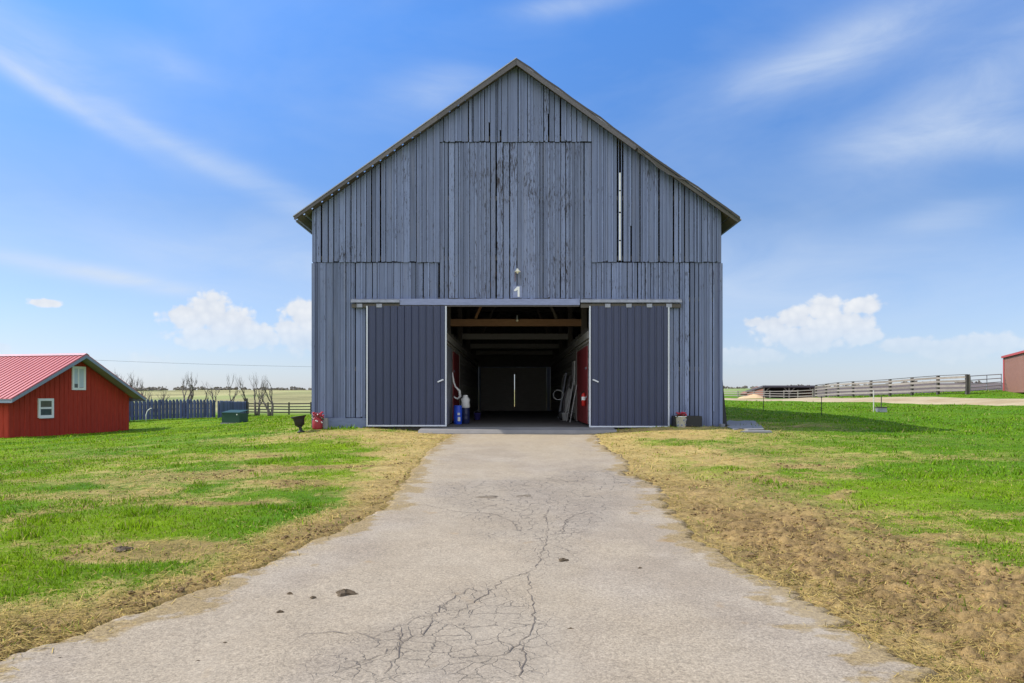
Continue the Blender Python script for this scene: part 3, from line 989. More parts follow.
nrm = Vector((-SL, 0, 1)).normalized()
mb = MB(); rnd = random.Random(5)
for sgn in (-1, 1):
    reach = (BXC - RXL) if sgn < 0 else (RXR - BXC)
    t = 0.02
    while t < reach:
        w = rnd.uniform(.17, .27); g = .06 if (sgn < 0 and t > 1.6) else .02
        if sgn > 0 and t > 3.8: g = .03
        t1 = min(t + w, reach)
        xa, xb = BXC + sgn * t, BXC + sgn * t1
        yf = F - .36 + rnd.uniform(0, .02)
        if sgn > 0 and t > 3.9: yf = F - .25 + rnd.uniform(0, .16)
        pts = [(xa, yf, zr(xa, .012)), (xb, yf, zr(xb, .012)), (xb, yf, zr(xb, .036)), (xa, yf, zr(xa, .036))]
        mb.prism(pts, (0, BLEN + .5, 0), rnd.random())
        t = t1 + g
bpart(mb, 'roof_sheathing', M['rafter_wood'])
for sgn in (-1, 1):
    mb = MB()
    reach = (BXC - RXL) if sgn < 0 else (RXR - BXC)
    y0 = F - .06 if sgn < 0 else F - .40
    n = 12
    for k in range(n):
        ta, tb = reach * k / n, reach * (k + 1) / n
        ta2 = ta
        xa, xb = BXC + sgn * ta2, BXC + sgn * (tb + (.05 if k == n - 1 else 0))
        lift = lambda t: .02 * math.sin(t * 3.1) if sgn > 0 else 0
        pts = [(xa, y0, zr(xa, .042) + lift(ta)), (xb, y0, zr(xb, .042) + lift(tb)), (xb, y0, zr(xb, .075) + lift(tb)), (xa, y0, zr(xa, .075) + lift(ta))]
        mb.prism(pts, (0, BLEN + .7 - (0 if sgn > 0 else .34), 0))
        # raised seams
        mb.prism([(xa, y0, zr(xa, .075)), (xa + .03, y0, zr(xa, .075)), (xa + .03, y0, zr(xa, .10)), (xa, y0, zr(xa, .10))], (0, BLEN + .3, 0))
    bpart(mb, 'metal_roofing', M['roof_metal'])
# left rake board with a lighter edge strip on top
mb = MB()
rnd = random.Random(3); X_ = [BXC + (RXL - BXC) * k / 14 for k in range(15)]; J_ = [rnd.uniform(-.018, .018) for _ in X_]
for k in range(14):
    a, b = X_[k], X_[k + 1]; la, lb = -.09 + .085 * k / 14, -.09 + .085 * (k + 1) / 14
    mb.prism([(a, F - .40, zr(a, .10)), (b, F - .40, zr(b, .10)), (b, F - .40, zr(b, lb + J_[k + 1])), (a, F - .40, zr(a, la + J_[k]))], (0, .03, 0), .3 + .4 * (k // 5 % 2))
bpart(mb, 'rake_board', M['bare_wood'])
mb = MB()
mb.prism([(BXC, F - .43, zr(BXC, .135)), (RXL - .03, F - .43, zr(RXL - .03, .135)), (RXL - .03, F - .43, zr(RXL - .03, .102)), (BXC, F - .43, zr(BXC, .102))], (0, .36, 0))
bpart(mb, 'rake_flashing', M['roof_metal'])
XBK = 4.02
mb = MB()
mb.prism([(BXC + .002, F - .42, zr(BXC, .05)), (BXC + .002, F - .42, zr(BXC, -.11)), (XBK, F - .42, zr(XBK, -.15)), (XBK + .1, F - .42, zr(XBK + .1, .02))], (0, .03, 0))
bpart(mb, 'rake_board', M['bare_wood'])
mb = MB()
a = (BXC + .002, XBK + .3)
rnd = random.Random(8); X_ = [BXC + .002 + (RXR - BXC) * k / 16 for k in range(17)]; J_ = [rnd.uniform(-.02, .02) - .05 * max(0, 1 - abs(k - 10) / 4) for k in range(17)]
for k in range(16):
    a, b = X_[k], X_[k + 1]
    mb.prism([(a, F - .405, zr(a, .13 + J_[k])), (a, F - .405, zr(a, .055 + J_[k])), (b, F - .405, zr(b, .055 + J_[k + 1])), (b, F - .405, zr(b, .13 + J_[k + 1]))], (0, .03, 0))
bpart(mb, 'rake_trim', M['fence_dark'])
# bent loose edging strip below the broken rake board
mb = MB()
pts = [(XBK + .05, 0), (XBK + .35, -.10), (XBK + .75, -.19), (XBK + 1.1, -.17), (XBK + 1.45, -.05), (XBK + 1.7, .06)]
mb.tube([(x, F - .43, zr(x, dz)) for x, dz in pts], .014, 6)
bpart(mb, 'loose_edging', M['bare_wood'])
mb = MB()
mb.prism([(XBK + .1, F - .38, zr(XBK + .1, -.02)), (XBK + .1, F - .38, zr(XBK + .1, -.13)), (RXR - .05, F - .34, zr(RXR - .05, -.10)), (RXR - .02, F - .34, zr(RXR - .02, .02))], (0, .03, 0))
bpart(mb, 'inner_rake_board', M['dark_wood'])
# rafters, seen under the gable and from inside
mb = MB()
y = F + .2
while y < yb:
    for sgn in (-1, 1):
        xe = BX0 if sgn < 0 else BX1
        mb.bar((BXC, y, zr(BXC, -.10)), (xe, y, zr(xe, -.10)), .05, .16, up=(0, 1, 0))
    y += 1.15
bpart(mb, 'rafter', M['rafter_wood'])

# header beam over the opening and the tracks
mb = MB(); mb.box(-3.72, 2.25, F - .13, F - .03, 4.485, 4.69)
bpart(mb, 'door_header', M['blue_trim'])
mb = MB(); mb.box(-3.70, 2.23, F - .10, F - .04, 4.44, 4.472); bpart(mb, 'header_lip', M['bare_wood'])


def track(x0, x1, rollers):
    mb = MB()
    mb.prism([(x0, F - .20, 4.56), (x0, F - .19, 4.65), (x0, F - .12, 4.69), (x0, F - .03, 4.70), (x0, F - .03, 4.67), (x0, F - .17, 4.56)], (x1 - x0, 0, 0))
    t = bpart(mb, 'door_track', M['galv'])
    for rx in rollers:
        r = MB(); r.box(rx - .09, rx + .09, F - .165, F - .10, 4.40, 4.52)
        r.v = [tuple(Vector(v) - BO) for v in r.v]
        r.build('track_hanger', M['galv'], t)
    mb = MB(); mb.box(x0 + .01, x1 - .01, F - .12, F - .035, 4.40, 4.53); bpart(mb, 'track_backing', M['dark_wood'])


track(-5.33, -3.72, (-5.05, -4.4))
track(2.27, 5.62, (3.17, 3.87, 4.55, 5.2))


def sliding_door(x0, x1, z0, z1, handle_x, flip):
    mb = MB(); y = F - .13
    n = int(round((x1 - x0) / .245)); p = (x1 - x0) / n
    # ribbed sheet: flat pans with raised ribs and two minor beads
    prof = []
    for k in range(n):
        a = x0 + k * p
        prof += [(a, y), (a + .012, y - .024), (a + .040, y - .026), (a + .048, y), (a + .052, y + .028), (a + .068, y + .028), (a + .072, y), (a + p * .42, y), (a + p * .45, y - .006), (a + p * .50, y - .006), (a + p * .53, y), (a + p * .70, y), (a + p * .73, y - .006), (a + p * .78, y - .006), (a + p * .81, y)]
    prof.append((x1, y))
    pts = [(a, b, z0) for a, b in prof] + [(a, b, z1) for a, b in prof]
    m = len(prof)
    mb.poly(pts, [(i, i + 1, m + i + 1, m + i) for i in range(m - 1)])
    mb.box(x0 + .01, x1 - .01, y + .032, y + .058, z0 + .01, z1 - .01)
    d = bpart(mb, 'sliding_door', M['door'])
    t = MB(); w = .046
    t.box(x0 - w / 2, x0 + w / 2, y - .034, y + .06, z0 - .03, z1); t.box(x1 - w / 2, x1 + w / 2, y - .034, y + .06, z0 - .03, z1)
    t.box(x0 + w / 2 + .002, x1 - w / 2 - .002, y - .033, y + .058, z0 - .03, z0 + .016)
    t.v = [tuple(Vector(v) - BO) for v in t.v]; t.build('door_trim', M['white_trim'], d)
    h = MB(); hz = 1.95
    s = 1 if flip else -1
    h.bar((handle_x, y - .06, hz + .06), (handle_x + s * .18, y - .06, hz - .02), .03, .045)
    h.box(handle_x - .015, handle_x + .015, y - .06, y - .02, hz + .03, hz + .07)
    h.v = [tuple(Vector(v) - BO) for v in h.v]; h.build('door_handle', M['white_trim'], d)
    return d


sliding_door(-4.80, -2.19, .49, 4.45, -2.28, False)
sliding_door(2.58, 5.19, .46, 4.45, 2.68, True)

# ---- inside: stall walls, posts, beams, braces
CX0, CX1 = -2.32, 2.62


def stall_wall(x, sgn):
    mb = MB(); rnd = random.Random(70 + sgn)
    z = .5
    while z < 3.3:
        h = rnd.uniform(.2, .3)
        mb.box(x, x + sgn * .03, F + .3, yb - .2, z, z + h - .012, rnd.random()); z += h
    return mb


bpart(stall_wall(CX0, -1), 'stall_wall', M['stall_wood'])
bpart(stall_wall(CX1, 1), 'stall_wall', M['stall_wood'])
for x, s in ((CX0, -1), (CX1, 1)):
    mb = MB(); mb.box(min(x - s * .06, x + s * .1), max(x - s * .06, x + s * .1), F + .3, yb - .2, 3.42, 3.66); mb.box(min(x - s * .04, x + s * .1), max(x - s * .04, x + s * .1), F + .3, yb - .2, 3.30, 3.36)
    bpart(mb, 'stall_rail', M['stall_rail'])
BENTS = (26.2, 32.4, 38.7, 44.6)
for k, y in enumerate(BENTS):
    for x, s in ((CX0, 1), (CX1, -1)):
        mb = MB(); mb.box(min(x - s * .03, x - s * .24), max(x - s * .03, x - s * .24), y - .1, y + .1, .43, 6.2)
        bpart(mb, 'post', M['rafter_wood'])
    mb = MB()
    mb.box(CX0 - .03, CX1 + .03, y - .09, y + .09, 4.14, 4.40)
    bpart(mb, 'tie_beam', M['brown_beam'] if k == 0 else M['stall_rail'])
    mb = MB(); mb.box(BX0 + .05, BX1 - .05, y - .09, y + .09, 6.2, 6.45); bpart(mb, 'loft_beam', M['rafter_wood'])
    for s in (-1, 1):
        mb = MB(); c = (CX0 + CX1) / 2
        mb.bar((c + s * 1.55, y - .05, 4.42), (c + s * .75, y - .05, 6.2), .09, .12, up=(0, 1, 0))
        bpart(mb, 'brace', M['brown_beam'] if (k == 0 and s < 0) else M['rafter_wood'])
y = F + .6
while y < yb - .5:
    for a, b in ((BX0 + .05, CX0), (CX1, BX1 - .05)):
        mb = MB(); mb.box(a, b, y, y + .05, 3.72, 3.9); bpart(mb, 'loft_joist', M['dark_wood'])
    y += 1.2


def stall_door(x, s, y0, y1):
    mb = MB(); rnd = random.Random(int(y0))
    y = y0
    while y < y1 - .01:
        w = min(.22, y1 - y); mb.box(min(x - s * .035, x - s * .002), max(x - s * .035, x - s * .002), y, y + w - .006, .5, 3.2); y += w
    d = bpart(mb, 'stall_door', M['stall_red'])
    for z in (1.4, 2.4):
        t = MB(); t.box(min(x - s * .06, x - s * .037), max(x - s * .06, x - s * .037), y0 + .03, y0 + .4, z, z + .07)
        t.v = [tuple(Vector(v) - BO) for v in t.v]; t.build('door_hinge', M['galv'], d)
    mb = MB()
    mb.box(min(x - s * .05, x), max(x - s * .05, x), y1 + .01, y1 + .5, .45, 3.28)
    bpart(mb, 'door_frame', M['stall_rail'])


stall_door(CX0, -1, 26.7, 29.6)
stall_door(CX1, 1, 23.6, 27.2)
mb = MB(); mb.box(CX0 + .002, CX0 + .03, F + .35, 26.0, .45, 3.25)
bpart(mb, 'stall_panel', M['galv'])


# ------------------------------------------------------------------ things on and in the barn
def lamp():
    p = ray(517.5, 271, F - .1)
    t = thing('wall_lamp', 'small cream enamel barn lamp on the wall above the number', 'lamp', (p.x, F - .012, p.z))
    t.scale = (.75, .75, .75)
    mb = MB(); mb.lathe([(.07, 0), (.07, .03)], (-.02, 0, .06), 14, axis=(0, -1, 0)); mb.build('wall_plate', M['galv'], t)
    mb = MB(); mb.tube([(-.02, -.03, .06), (-.02, -.12, .12), (0, -.19, .12), (0, -.2, .06)], .016, 8); mb.build('lamp_arm', M['galv'], t, True)
    mb = MB(); mb.lathe([(.135, -.06), (.13, -.04), (.075, .02), (.045, .05), (.04, .085), (0, .09)], (0, -.2, 0), 20); mb.build('lamp_shade', M['cream'], t, True)
    mb = MB(); mb.lathe([(0, -.13), (.03, -.125), (.05, -.09), (.04, -.055), (0, -.05)], (0, -.2, 0), 14); mb.build('bulb', M['cream'], t, True)
    mb = MB(); mb.box(-.115, -.09, -.03, -.012, -.45, .03); mb.build('conduit', M['rust'], t)


lamp()


def number_sign():
    p = ray(517.3, 292, F)
    t = thing('number_sign', 'small blue grey plate with a white number 1 above the barn doorway', 'sign', (p.x, F - .055, p.z))
    mb = MB(); mb.box(-.15, .15, 0, .02, -.2, .2); mb.build('sign_plate', M['blue_trim'], t)
    mb = MB()
    mb.prism([(.0, -.012, .17), (.075, -.012, .17), (.075, -.012, -.17), (.01, -.012, -.17), (.01, -.012, .06)], (0, .008, 0))
    mb.prism([(.0, -.012, .17), (.009, -.012, .06), (-.06, -.012, .02), (-.11, -.012, .02), (-.11, -.012, .06)], (0, .008, 0))
    mb.build('numeral', M['white'], t)


number_sign()


def barrel(name, label, x, y, h, r, mat):
    t = thing(name, label, 'drum', (x, y, .43))
    mb = MB()
    mb.lathe([(r * .92, 0), (r * .97, .02), (r, h * .3), (r * 1.03, h * .33), (r, h * .36), (r, h * .62), (r * 1.03, h * .65), (r, h * .68), (r * .97, h - .03), (r * .93, h)], n=24)
    mb.build('drum_body', mat, t, True)
    mb = MB(); mb.lathe([(r * .97, 0), (r * .97, .035), (r * .85, .04), (r * .85, .015), (0, .015)], (0, 0, h - .012), 24); mb.build('drum_lid', mat, t)
    return t


t = barrel('drum', 'bright blue plastic drum with white label beside the left stall wall', -1.98, 25.0, .66, .155, M['blue_plastic'])
mb = MB(); mb.box(.0, .09, -.166, -.158, .34, .42); mb.box(.01, .1, -.166, -.158, .12, .27); mb.build('drum_label', M['white'], t)
barrel('drum', 'dark navy drum behind the bright blue drum carrying a pale bag', -1.74, 25.5, .56, .16, M['navy_plastic'])
# pale bag on the navy drum
mb = MB(); mb.lathe([(.11, 0), (.16, .05), (.17, .2), (.15, .34), (.09, .43), (.11, .48), (.05, .50)], n=16)
for i, v in enumerate(mb.v): mb.v[i] = (v[0] * (1 + .12 * math.sin(v[2] * 23)), v[1] * (1 + .1 * math.cos(v[2] * 17)), v[2])
o = mb.build('feed_bag', M['white'], None, True); o.location = (-1.74, 25.5, .43 + .575)
tag(o, 'crumpled white bag sitting on the dark navy drum', 'bag')
# hanging white strap on the left stall wall
mb = MB(); mb.tube([(-2.24, 25.7, 2.35), (-2.2, 25.7, 2.0), (-2.12, 25.7, 1.8), (-1.98, 25.7, 1.66), (-1.95, 25.72, 1.45), (-2.05, 25.75, 1.35), (-2.18, 25.72, 1.42)], [.025, .035, .03, .05, .05, .04, .03], 8)
tag(mb.build('halter_rope', M['white'], None, True), 'white rope hanging on the left stall wall above the drums', 'rope')


def bucket(name, label, cat, loc, r, h, mat):
    t = thing(name, label, cat, loc)
    mb = MB(); mb.lathe([(r * .8, 0), (r, h), (r * 1.06, h), (r * 1.06, h - .02), (r * .97, h - .025), (r * .78, .02), (0, .02)], n=20); mb.build('pail', mat, t, True)
    mb = MB(); mb.tube([(-r * 1.03, 0, h - .03), (-r * .8, -.02, h + .05), (0, -.04, h + .1), (r * .8, -.02, h + .05), (r * 1.03, 0, h - .03)], .005, 6); mb.build('pail_handle', M['galv'], t)
    return t


bucket('bucket', 'violet plastic bucket standing on the barn floor behind the drums', 'bucket', (-1.50, 29.5, .43), .15, .3, M['purple_plastic'])


def extinguisher():
    t = thing('fire_extinguisher', 'red fire extinguisher with white label on the right stall door', 'fire extinguisher', (CX1 - .13, 23.75, 1.12))
    mb = MB(); mb.lathe([(.06, 0), (.075, .02), (.075, .36), (.06, .41), (.03, .44), (.03, .46)], n=18); mb.build('cylinder', M['red_gloss'], t, True)
    mb = MB(); mb.lathe([(.0765, .2), (.0765, .32)], n=18); mb.build('label_band', M['white'], t)
    mb = MB(); mb.box(-.02, .02, -.03, .03, .46, .5); mb.bar((0, 0, .5), (-.02, -.12, .53), .025, .012); mb.bar((0, 0, .49), (-.02, -.12, .48), .025, .012); mb.build('valve', M['black_iron'], t)
    mb = MB(); mb.tube([(-.03, 0, .47), (-.1, -.02, .42), (-.1, -.02, .2)], .012, 6); mb.build('hose', M['black_iron'], t, True)


extinguisher()
# leaning things along the right stall wall
t = thing('wheelbarrow', 'pale grey wheelbarrow stood on end against the right stall wall', 'wheelbarrow', (2.2, 29.3, .43))
mb = MB()
prof = [(-.33, 0, .25), (-.36, 0, .9), (-.2, .05, 1.45), (.2, .05, 1.45), (.36, 0, .9), (.33, 0, .25)]
inner = [(-.2, .16, .4), (-.22, .2, .9), (-.12, .18, 1.3), (.12, .18, 1.3), (.22, .2, .9), (.2, .16, .4)]
pts = [Vector((y + .1 * z, -x - .1, z)) for x, y, z in prof] + [Vector((y + .1 * z, -x - .1, z)) for x, y, z in inner]
mb.poly(pts, [(i, (i + 1) % 6, 6 + (i + 1) % 6, 6 + i) for i in range(6)] + [tuple(range(6, 12))])
mb.build('barrow_tray', M['pale_fabric'], t)
for s in (-1, 1):
    mb = MB(); mb.tube([(-.02, s * .16 - .1, .1), (.04, s * .25 - .1, .9), (.3, s * .3 - .1, 1.9)], .024, 8); mb.build('barrow_handle', M['bare_wood'], t, True)
mb = MB(); mb.lathe([(.0, -.04), (.1, -.04), (.18, -.035), (.2, 0), (.18, .035), (.1, .04), (0, .04)], (-.04, -.1, .2), 18, axis=(0, 1, 0)); mb.build('barrow_wheel', M['black_iron'], t, True)
for k, (y, zt, dx) in enumerate(((26.6, 1.9, .30), (27.5, 2.3, .36), (28.2, 2.0, .42))):
    mb = MB(); mb.tube([(CX1 - .06 - dx, y, .44), (CX1 - .09, y + .12, zt)], .018, 8)
    o = mb.build('tool_handle', M['pale_fabric'], None, True)
    tag(o, 'pale wooden tool handle leaning on the right stall wall beside the wheelbarrow', 'tool', 'tool handles by the stall wall')
mb = MB(); mb.tube([(2.1 + .22 * math.cos(a), 31.0, 1.5 + .22 * math.sin(a)) for a in np.linspace(0, 12.5, 60)], .022, 6)
tag(mb.build('rope_coil', M['white'], None, True), 'pale coil of rope hanging in the dim right side of the barn', 'rope')
mb = MB(); mb.box(CX1 - .075, CX1 - .03, 28.0, 28.9, 1.9, 2.9); o = mb.build('notice_board', M['pale_fabric'])
tag(o, 'pale grey board fixed high on the right stall wall', 'board')
for k, (y, z, w, lab) in enumerate(((30.2, 1.0, .5, 'grey folded blanket over a low rack on the right stall wall'), (32.9, 1.5, .45, 'darker grey blanket hanging deeper along the right stall wall'))):
    mb = MB(); n = 10; vs = []
    for i in range(n + 1):
        u = i / n
        for j in range(6):
            q = j / 5; vs.append((CX1 - .10 - .10 * math.sin(q * 3.1) - .025 * math.sin(u * 14 + q), y + w * (u - .5) * 1.6, z + .95 * (1 - q) + .03 * math.sin(u * 9)))
    mb.poly(vs, [(i * 6 + j, i * 6 + j + 1, (i + 1) * 6 + j + 1, (i + 1) * 6 + j) for i in range(n) for j in range(5)])
    tag(mb.build('blanket', M['pale_fabric'], None, True), lab, 'blanket')
bucket('bucket', 'pale bucket on the floor against the right stall wall past the tools', 'bucket', (2.25, 28.75, .43), .16, .32, M['white'])
t = thing('step_ladder', 'grey step ladder folded against the right stall wall deep in the aisle', 'ladder', (CX1 - .2, 31.8, .43))
for q in (-.22, .22):
    mb = MB(); mb.bar((-.25, q, 0), (.1, q * .7, 2.1), .05, .03); mb.build('ladder_rail', M['galv'], t)
for k in range(6):
    mb = MB(); u = .12 + .15 * k; mb.bar((-.25 + .35 * u, -.22 * (1 - .3 * u), 2.1 * u), (-.25 + .35 * u, .22 * (1 - .3 * u), 2.1 * u), .08, .025); mb.build('rung', M['galv'], t)
# hanging bulb
t = thing('pendant_bulb', 'bare bulb hanging from the brown beam inside the doorway', 'lamp', (.2, 26.05, 4.4))
mb = MB(); mb.lathe([(.03, 0), (.03, .12), (.02, .14)], n=10); mb.build('socket', M['galv'], t)
mb = MB(); mb.lathe([(0, -.11), (.04, -.09), (.05, -.05), (.025, 0)], n=12); mb.build('bulb', M['cream'], t, True)

# ------------------------------------------------------------------ at the foot of the barn


def flowers(mb, c, r, h, n, seed, mats=(0,)):
    rnd = random.Random(seed)
    for _ in range(n):
        a = rnd.uniform(0, 6.28); q = r * rnd.random() ** .5
        p = (c[0] + q * math.cos(a), c[1] + q * math.sin(a), c[2] + rnd.uniform(0, h))
        mb.ico(p, rnd.uniform(.018, .04), (1, 1, .7), .3, rnd.random())


# left: red milk can planter with red flowers
p = ray(317.5, 429, F - .45); zg = g1(p.x, p.y)
t = thing('flower_planter', 'red planter of red flowers at the left corner of the barn', 'planter', (p.x, p.y, zg))
mb = MB(); mb.lathe([(.15, 0), (.165, .05), (.165, .28), (.13, .34), (.14, .38), (.12, .38)], n=18); mb.build('pot', M['red_pot'], t, True)
mb = MB(); flowers(mb, (0, 0, .36), .2, .2, 70, 3); mb.build('blossoms', M['red_flower'], t)
mb = MB(); flowers(mb, (0, 0, .3), .18, .15, 35, 4); mb.build('foliage', M['leaf'], t)
for k in range(9):
    rnd = random.Random(50 + k); a = rnd.uniform(3.4, 6.0); z = rnd.uniform(.2, .52)
    mb = MB(); mb.ico((.17 * math.cos(a), .17 * math.sin(a), z), rnd.uniform(.02, .035), (1, 1, .8), .3); mb.build('pale_blossom', M['white'], t)
mb = MB(); mb.box(-.0, .14, -.09, .03, 0, .36); o = mb.build('white_stake', M['stone']); o.location = (p.x + .17, p.y + .15, zg)
tag(o, 'short pale stone block beside the red flower planter', 'block')
# black cast iron urn
p = on_ground(301, 432.5, 15, 40)
t = thing('urn', 'tilted black iron urn standing in the grass left of the barn', 'urn', (p.x, p.y, g1(p.x, p.y)), 0)
t.rotation_euler = (0, R(-9), 0)
mb = MB(); mb.lathe([(.12, 0), (.12, .03), (.05, .07), (.045, .16), (.10, .2)], n=16); mb.build('urn_foot', M['black_iron'], t, True)
mb = MB(); mb.lathe([(.06, .19), (.15, .24), (.165, .40), (.19, .47), (.25, .51), (.25, .53), (.18, .52), (.14, .45), (0, .44)], n=18); mb.build('urn_bowl', M['black_iron'], t, True)
# right: white can with red flowers, dark trough behind, broken slab
p = ray(681, 428, F - .5); zg = g1(p.x, p.y)
t = bucket('flower_bucket', 'white painted bucket of red flowers beside the right sliding door', 'planter', (p.x, p.y, zg), .175, .36, M['white'])
mb = MB(); flowers(mb, (0, 0, .36), .17, .13, 50, 8); mb.build('blossoms', M['red_flower'], t)
mb = MB(); flowers(mb, (0, -.02, .32), .18, .1, 30, 9); mb.build('foliage', M['leaf'], t)
mb = MB(); rnd = random.Random(4)
for _ in range(12):
    a = rnd.uniform(3.3, 6.1); z = rnd.uniform(.05, .3); rr = .142 + z / .36 * .035
    mb = MB(); mb.ico((rr * math.cos(a), rr * math.sin(a), z), rnd.uniform(.015, .03), (1, 1, 1), .3); mb.build('painted_flower', M['blue_trim'], t)
t = thing('trough', 'low dark trough against the barn wall behind the white flower bucket', 'trough', (5.75, F - .28, g1(5.75, F - .3)))
mb = MB()
mb.box(-.45, .45, -.2, -.17, .02, .36); mb.box(-.45, .45, .17, .2, .02, .36); mb.box(-.45, -.42, -.169, .169, .02, .36); mb.box(.42, .45, -.169, .169, .02, .36)
mb.box(-.419, .419, -.169, .169, .02, .05); mb.build('trough_box', M['black_iron'], t)
for k in (-1, 1):
    mb = MB(); mb.box(k * .35 - .04, k * .35 + .04, -.21, .21, 0, .019); mb.build('runner', M['black_iron'], t)
pl = ray(743, 427, 23.2)


def slab(label, pts, th, rot):
    c = Vector((0, 0))
    P = [on_ground(a, b, 15, 40) for a, b in pts]
    cx = sum(p.x for p in P) / len(P); cy = sum(p.y for p in P) / len(P); z = g1(cx, cy)
    mb = MB(); mb.prism([(p.x - cx, p.y - cy, 0) for p in P], (0, 0, th))
    o = mb.build('concrete_slab', M['stone']); o.location = (cx, cy, z - .02); o.rotation_euler = rot
    return tag(o, label, 'slab')


slab('large flat broken concrete slab on the ground right of the barn', [(724, 424), (729, 426.2), (727, 427.5), (734, 430.5), (742, 429.8), (748, 431), (764, 431), (761, 427), (758, 425.5), (755, 422.3), (745, 421.8), (738, 422.4), (729, 421.5)], .06, (R(1.0), R(-1), 0))
slab('narrow concrete sliver lying in front of the large broken slab', [(740, 433), (772, 433), (770, 431.6), (745, 431.5)], .06, (0, 0, 0))
slab('small concrete chunk beside the left end of the large broken slab', [(717, 425), (721, 428), (725, 427.2), (722, 424)], .1, (0, R(3), 0))

# ------------------------------------------------------------------ red house on the left
hz0 = -.70
A = ray(8, 438, 35); B = ray(129, 430, 43)
gdir = Vector((B.x - A.x, B.y - A.y)); GW = gdir.length; gdir.normalize()
hrot = math.atan2(gdir.y, gdir.x)
house = thing('outbuilding', 'red board and batten outbuilding with ribbed metal roof', 'building', (A.x, A.y, hz0), hrot)
HL = 15.0; EV = 2.18; OV = .5; HR = EV + (3.80 - .70 + .70 + .0) * 0 + 4.40 - EV
PK = 4.52                     # ridge height above the house floor, top of roof
hs = (PK - 2.02) / (GW / 2 + OV)


def hroof(x): return PK - hs * abs(x - GW / 2)


mb = MB()
w = .12
top = lambda x: hroof(x) - .16
mb.prism([(0, 0, -.3), (GW, 0, -.3), (GW, 0, top(GW)), (GW / 2, 0, top(GW / 2)), (0, 0, top(0))], (0, .1, 0), .5)
x = .02; rnd = random.Random(9)
while x < GW:
    if True:
        mb.prism([(x, -.03, -.3), (x + .06, -.03, -.3), (x + .06, -.03, top(x + .06)), (x, -.03, top(x))], (0, .03, 0), rnd.uniform(.2, .9))
    x += .305
mb.build('gable_wall', M['house_red'], house)
mb = MB()
mb.box(0, .1, .1, HL, -.3, top(0)); y = .3
while y < HL: mb.box(-.03, 0, y, y + .06, -.3, top(0) - .02, rnd.uniform(.3, .9)); y += .305
mb.build('side_wall', M['house_red'], house)
mb = MB(); mb.box(GW - .1, GW, .1, HL, -.3, top(GW)); mb.build('side_wall', M['house_red'], house)
# ribbed metal roof
n = NT('ribbed_red_roof')
k = n.noise(1.2, 4, .6)
ME = n.out(n.mix(k, (.43, .095, .09), (.50, .14, .13)), .42, 0, .5)
M['house_roof'] = ME
M['house_rib'] = simple('pale_roof_rib_paint', (.60, .33, .32), .4, .15, 3)  # paler pink than the roof sheets, worn by the ridge cap
for s in (-1, 1):
    mb = MB()
    xe = GW / 2 + s * (GW / 2 + OV)
    P = [(GW / 2, -.80, hroof(GW / 2)), (xe, -.80, hroof(xe)), (xe, -.80, hroof(xe) - .03), (GW / 2, -.80, hroof(GW / 2) - .03)]
    mb.prism(P, (0, HL + .9, 0))
    mb.m = 0
    y = -.78
    while y < HL + .4:
        for dy, hh, ww in ((0, .04, .06),):
            mb.prism([(GW / 2, y, hroof(GW / 2) + .002), (xe, y, hroof(xe) + .002), (xe, y, hroof(xe) + hh), (GW / 2, y, hroof(GW / 2) + hh)], (0, ww, 0))
        y += .30
    mb.build('roof', M['house_roof'], house)
mb = MB()
mb.prism([(GW / 2 - .22, -.81, hroof(GW / 2) - .06), (GW / 2, -.81, hroof(GW / 2) + .06), (GW / 2 + .22, -.81, hroof(GW / 2) - .06), (GW / 2, -.81, hroof(GW / 2) + .045)], (0, HL + .9, 0))
mb.build('ridge_cap', M['house_rib'], house)
for s in (-1, 1):
    xe = GW / 2 + s * (GW / 2 + OV)
    mb = MB(); mb.prism([(GW / 2, -.82, hroof(GW / 2) - .035), (xe, -.82, hroof(xe) - .035), (xe, -.82, hroof(xe) - .20), (GW / 2, -.82, hroof(GW / 2) - .22)], (0, .04, 0))
    mb.build('fascia', M['house_trim'], house)
    mb = MB(); mb.prism([(GW / 2 - s * .0, -.778, hroof(GW / 2) - .06), (xe, -.778, hroof(xe) - .06), (xe, -.778, hroof(xe) - .10), (GW / 2, -.778, hroof(GW / 2) - .10)], (0, .775, 0))
    mb.build('soffit', M['soffit'], house)
    mb = MB(); mb.box(min(xe, xe - s * .03), max(xe, xe - s * .03), -.775, HL, hroof(xe) - .22, hroof(xe) - .035); mb.build('eave_board', M['house_trim'], house)
mb = MB(); mb.box(1.55, 1.95, -.2, -.04, top(1.7) - .22, top(1.7) - .06); mb.build('eave_vent', M['soffit'], house)
mb = MB(); mb.box(GW / 2 - .15, GW / 2 + .15, 11.2, 11.7, PK + .02, PK + .2); mb.build('roof_vent', M['fence_dark'], house)


def hpix(px, py):
    """point on the gable wall seen in a direction, in the house's own axes"""
    d = Vector(((px - 512) / FPX, 1, (HOR - py) / FPX))
    nn = Vector((-gdir.y, gdir.x, 0))
    t = (Vector((A.x, A.y, 0)) - Vector((0, 0, 0))).dot(nn) / d.dot(nn)
    q = Vector((0, 0, CAMZ)) + d * t
    return (q - Vector((A.x, A.y, hz0))).dot(Vector((gdir.x, gdir.y, 0))), q.z - hz0


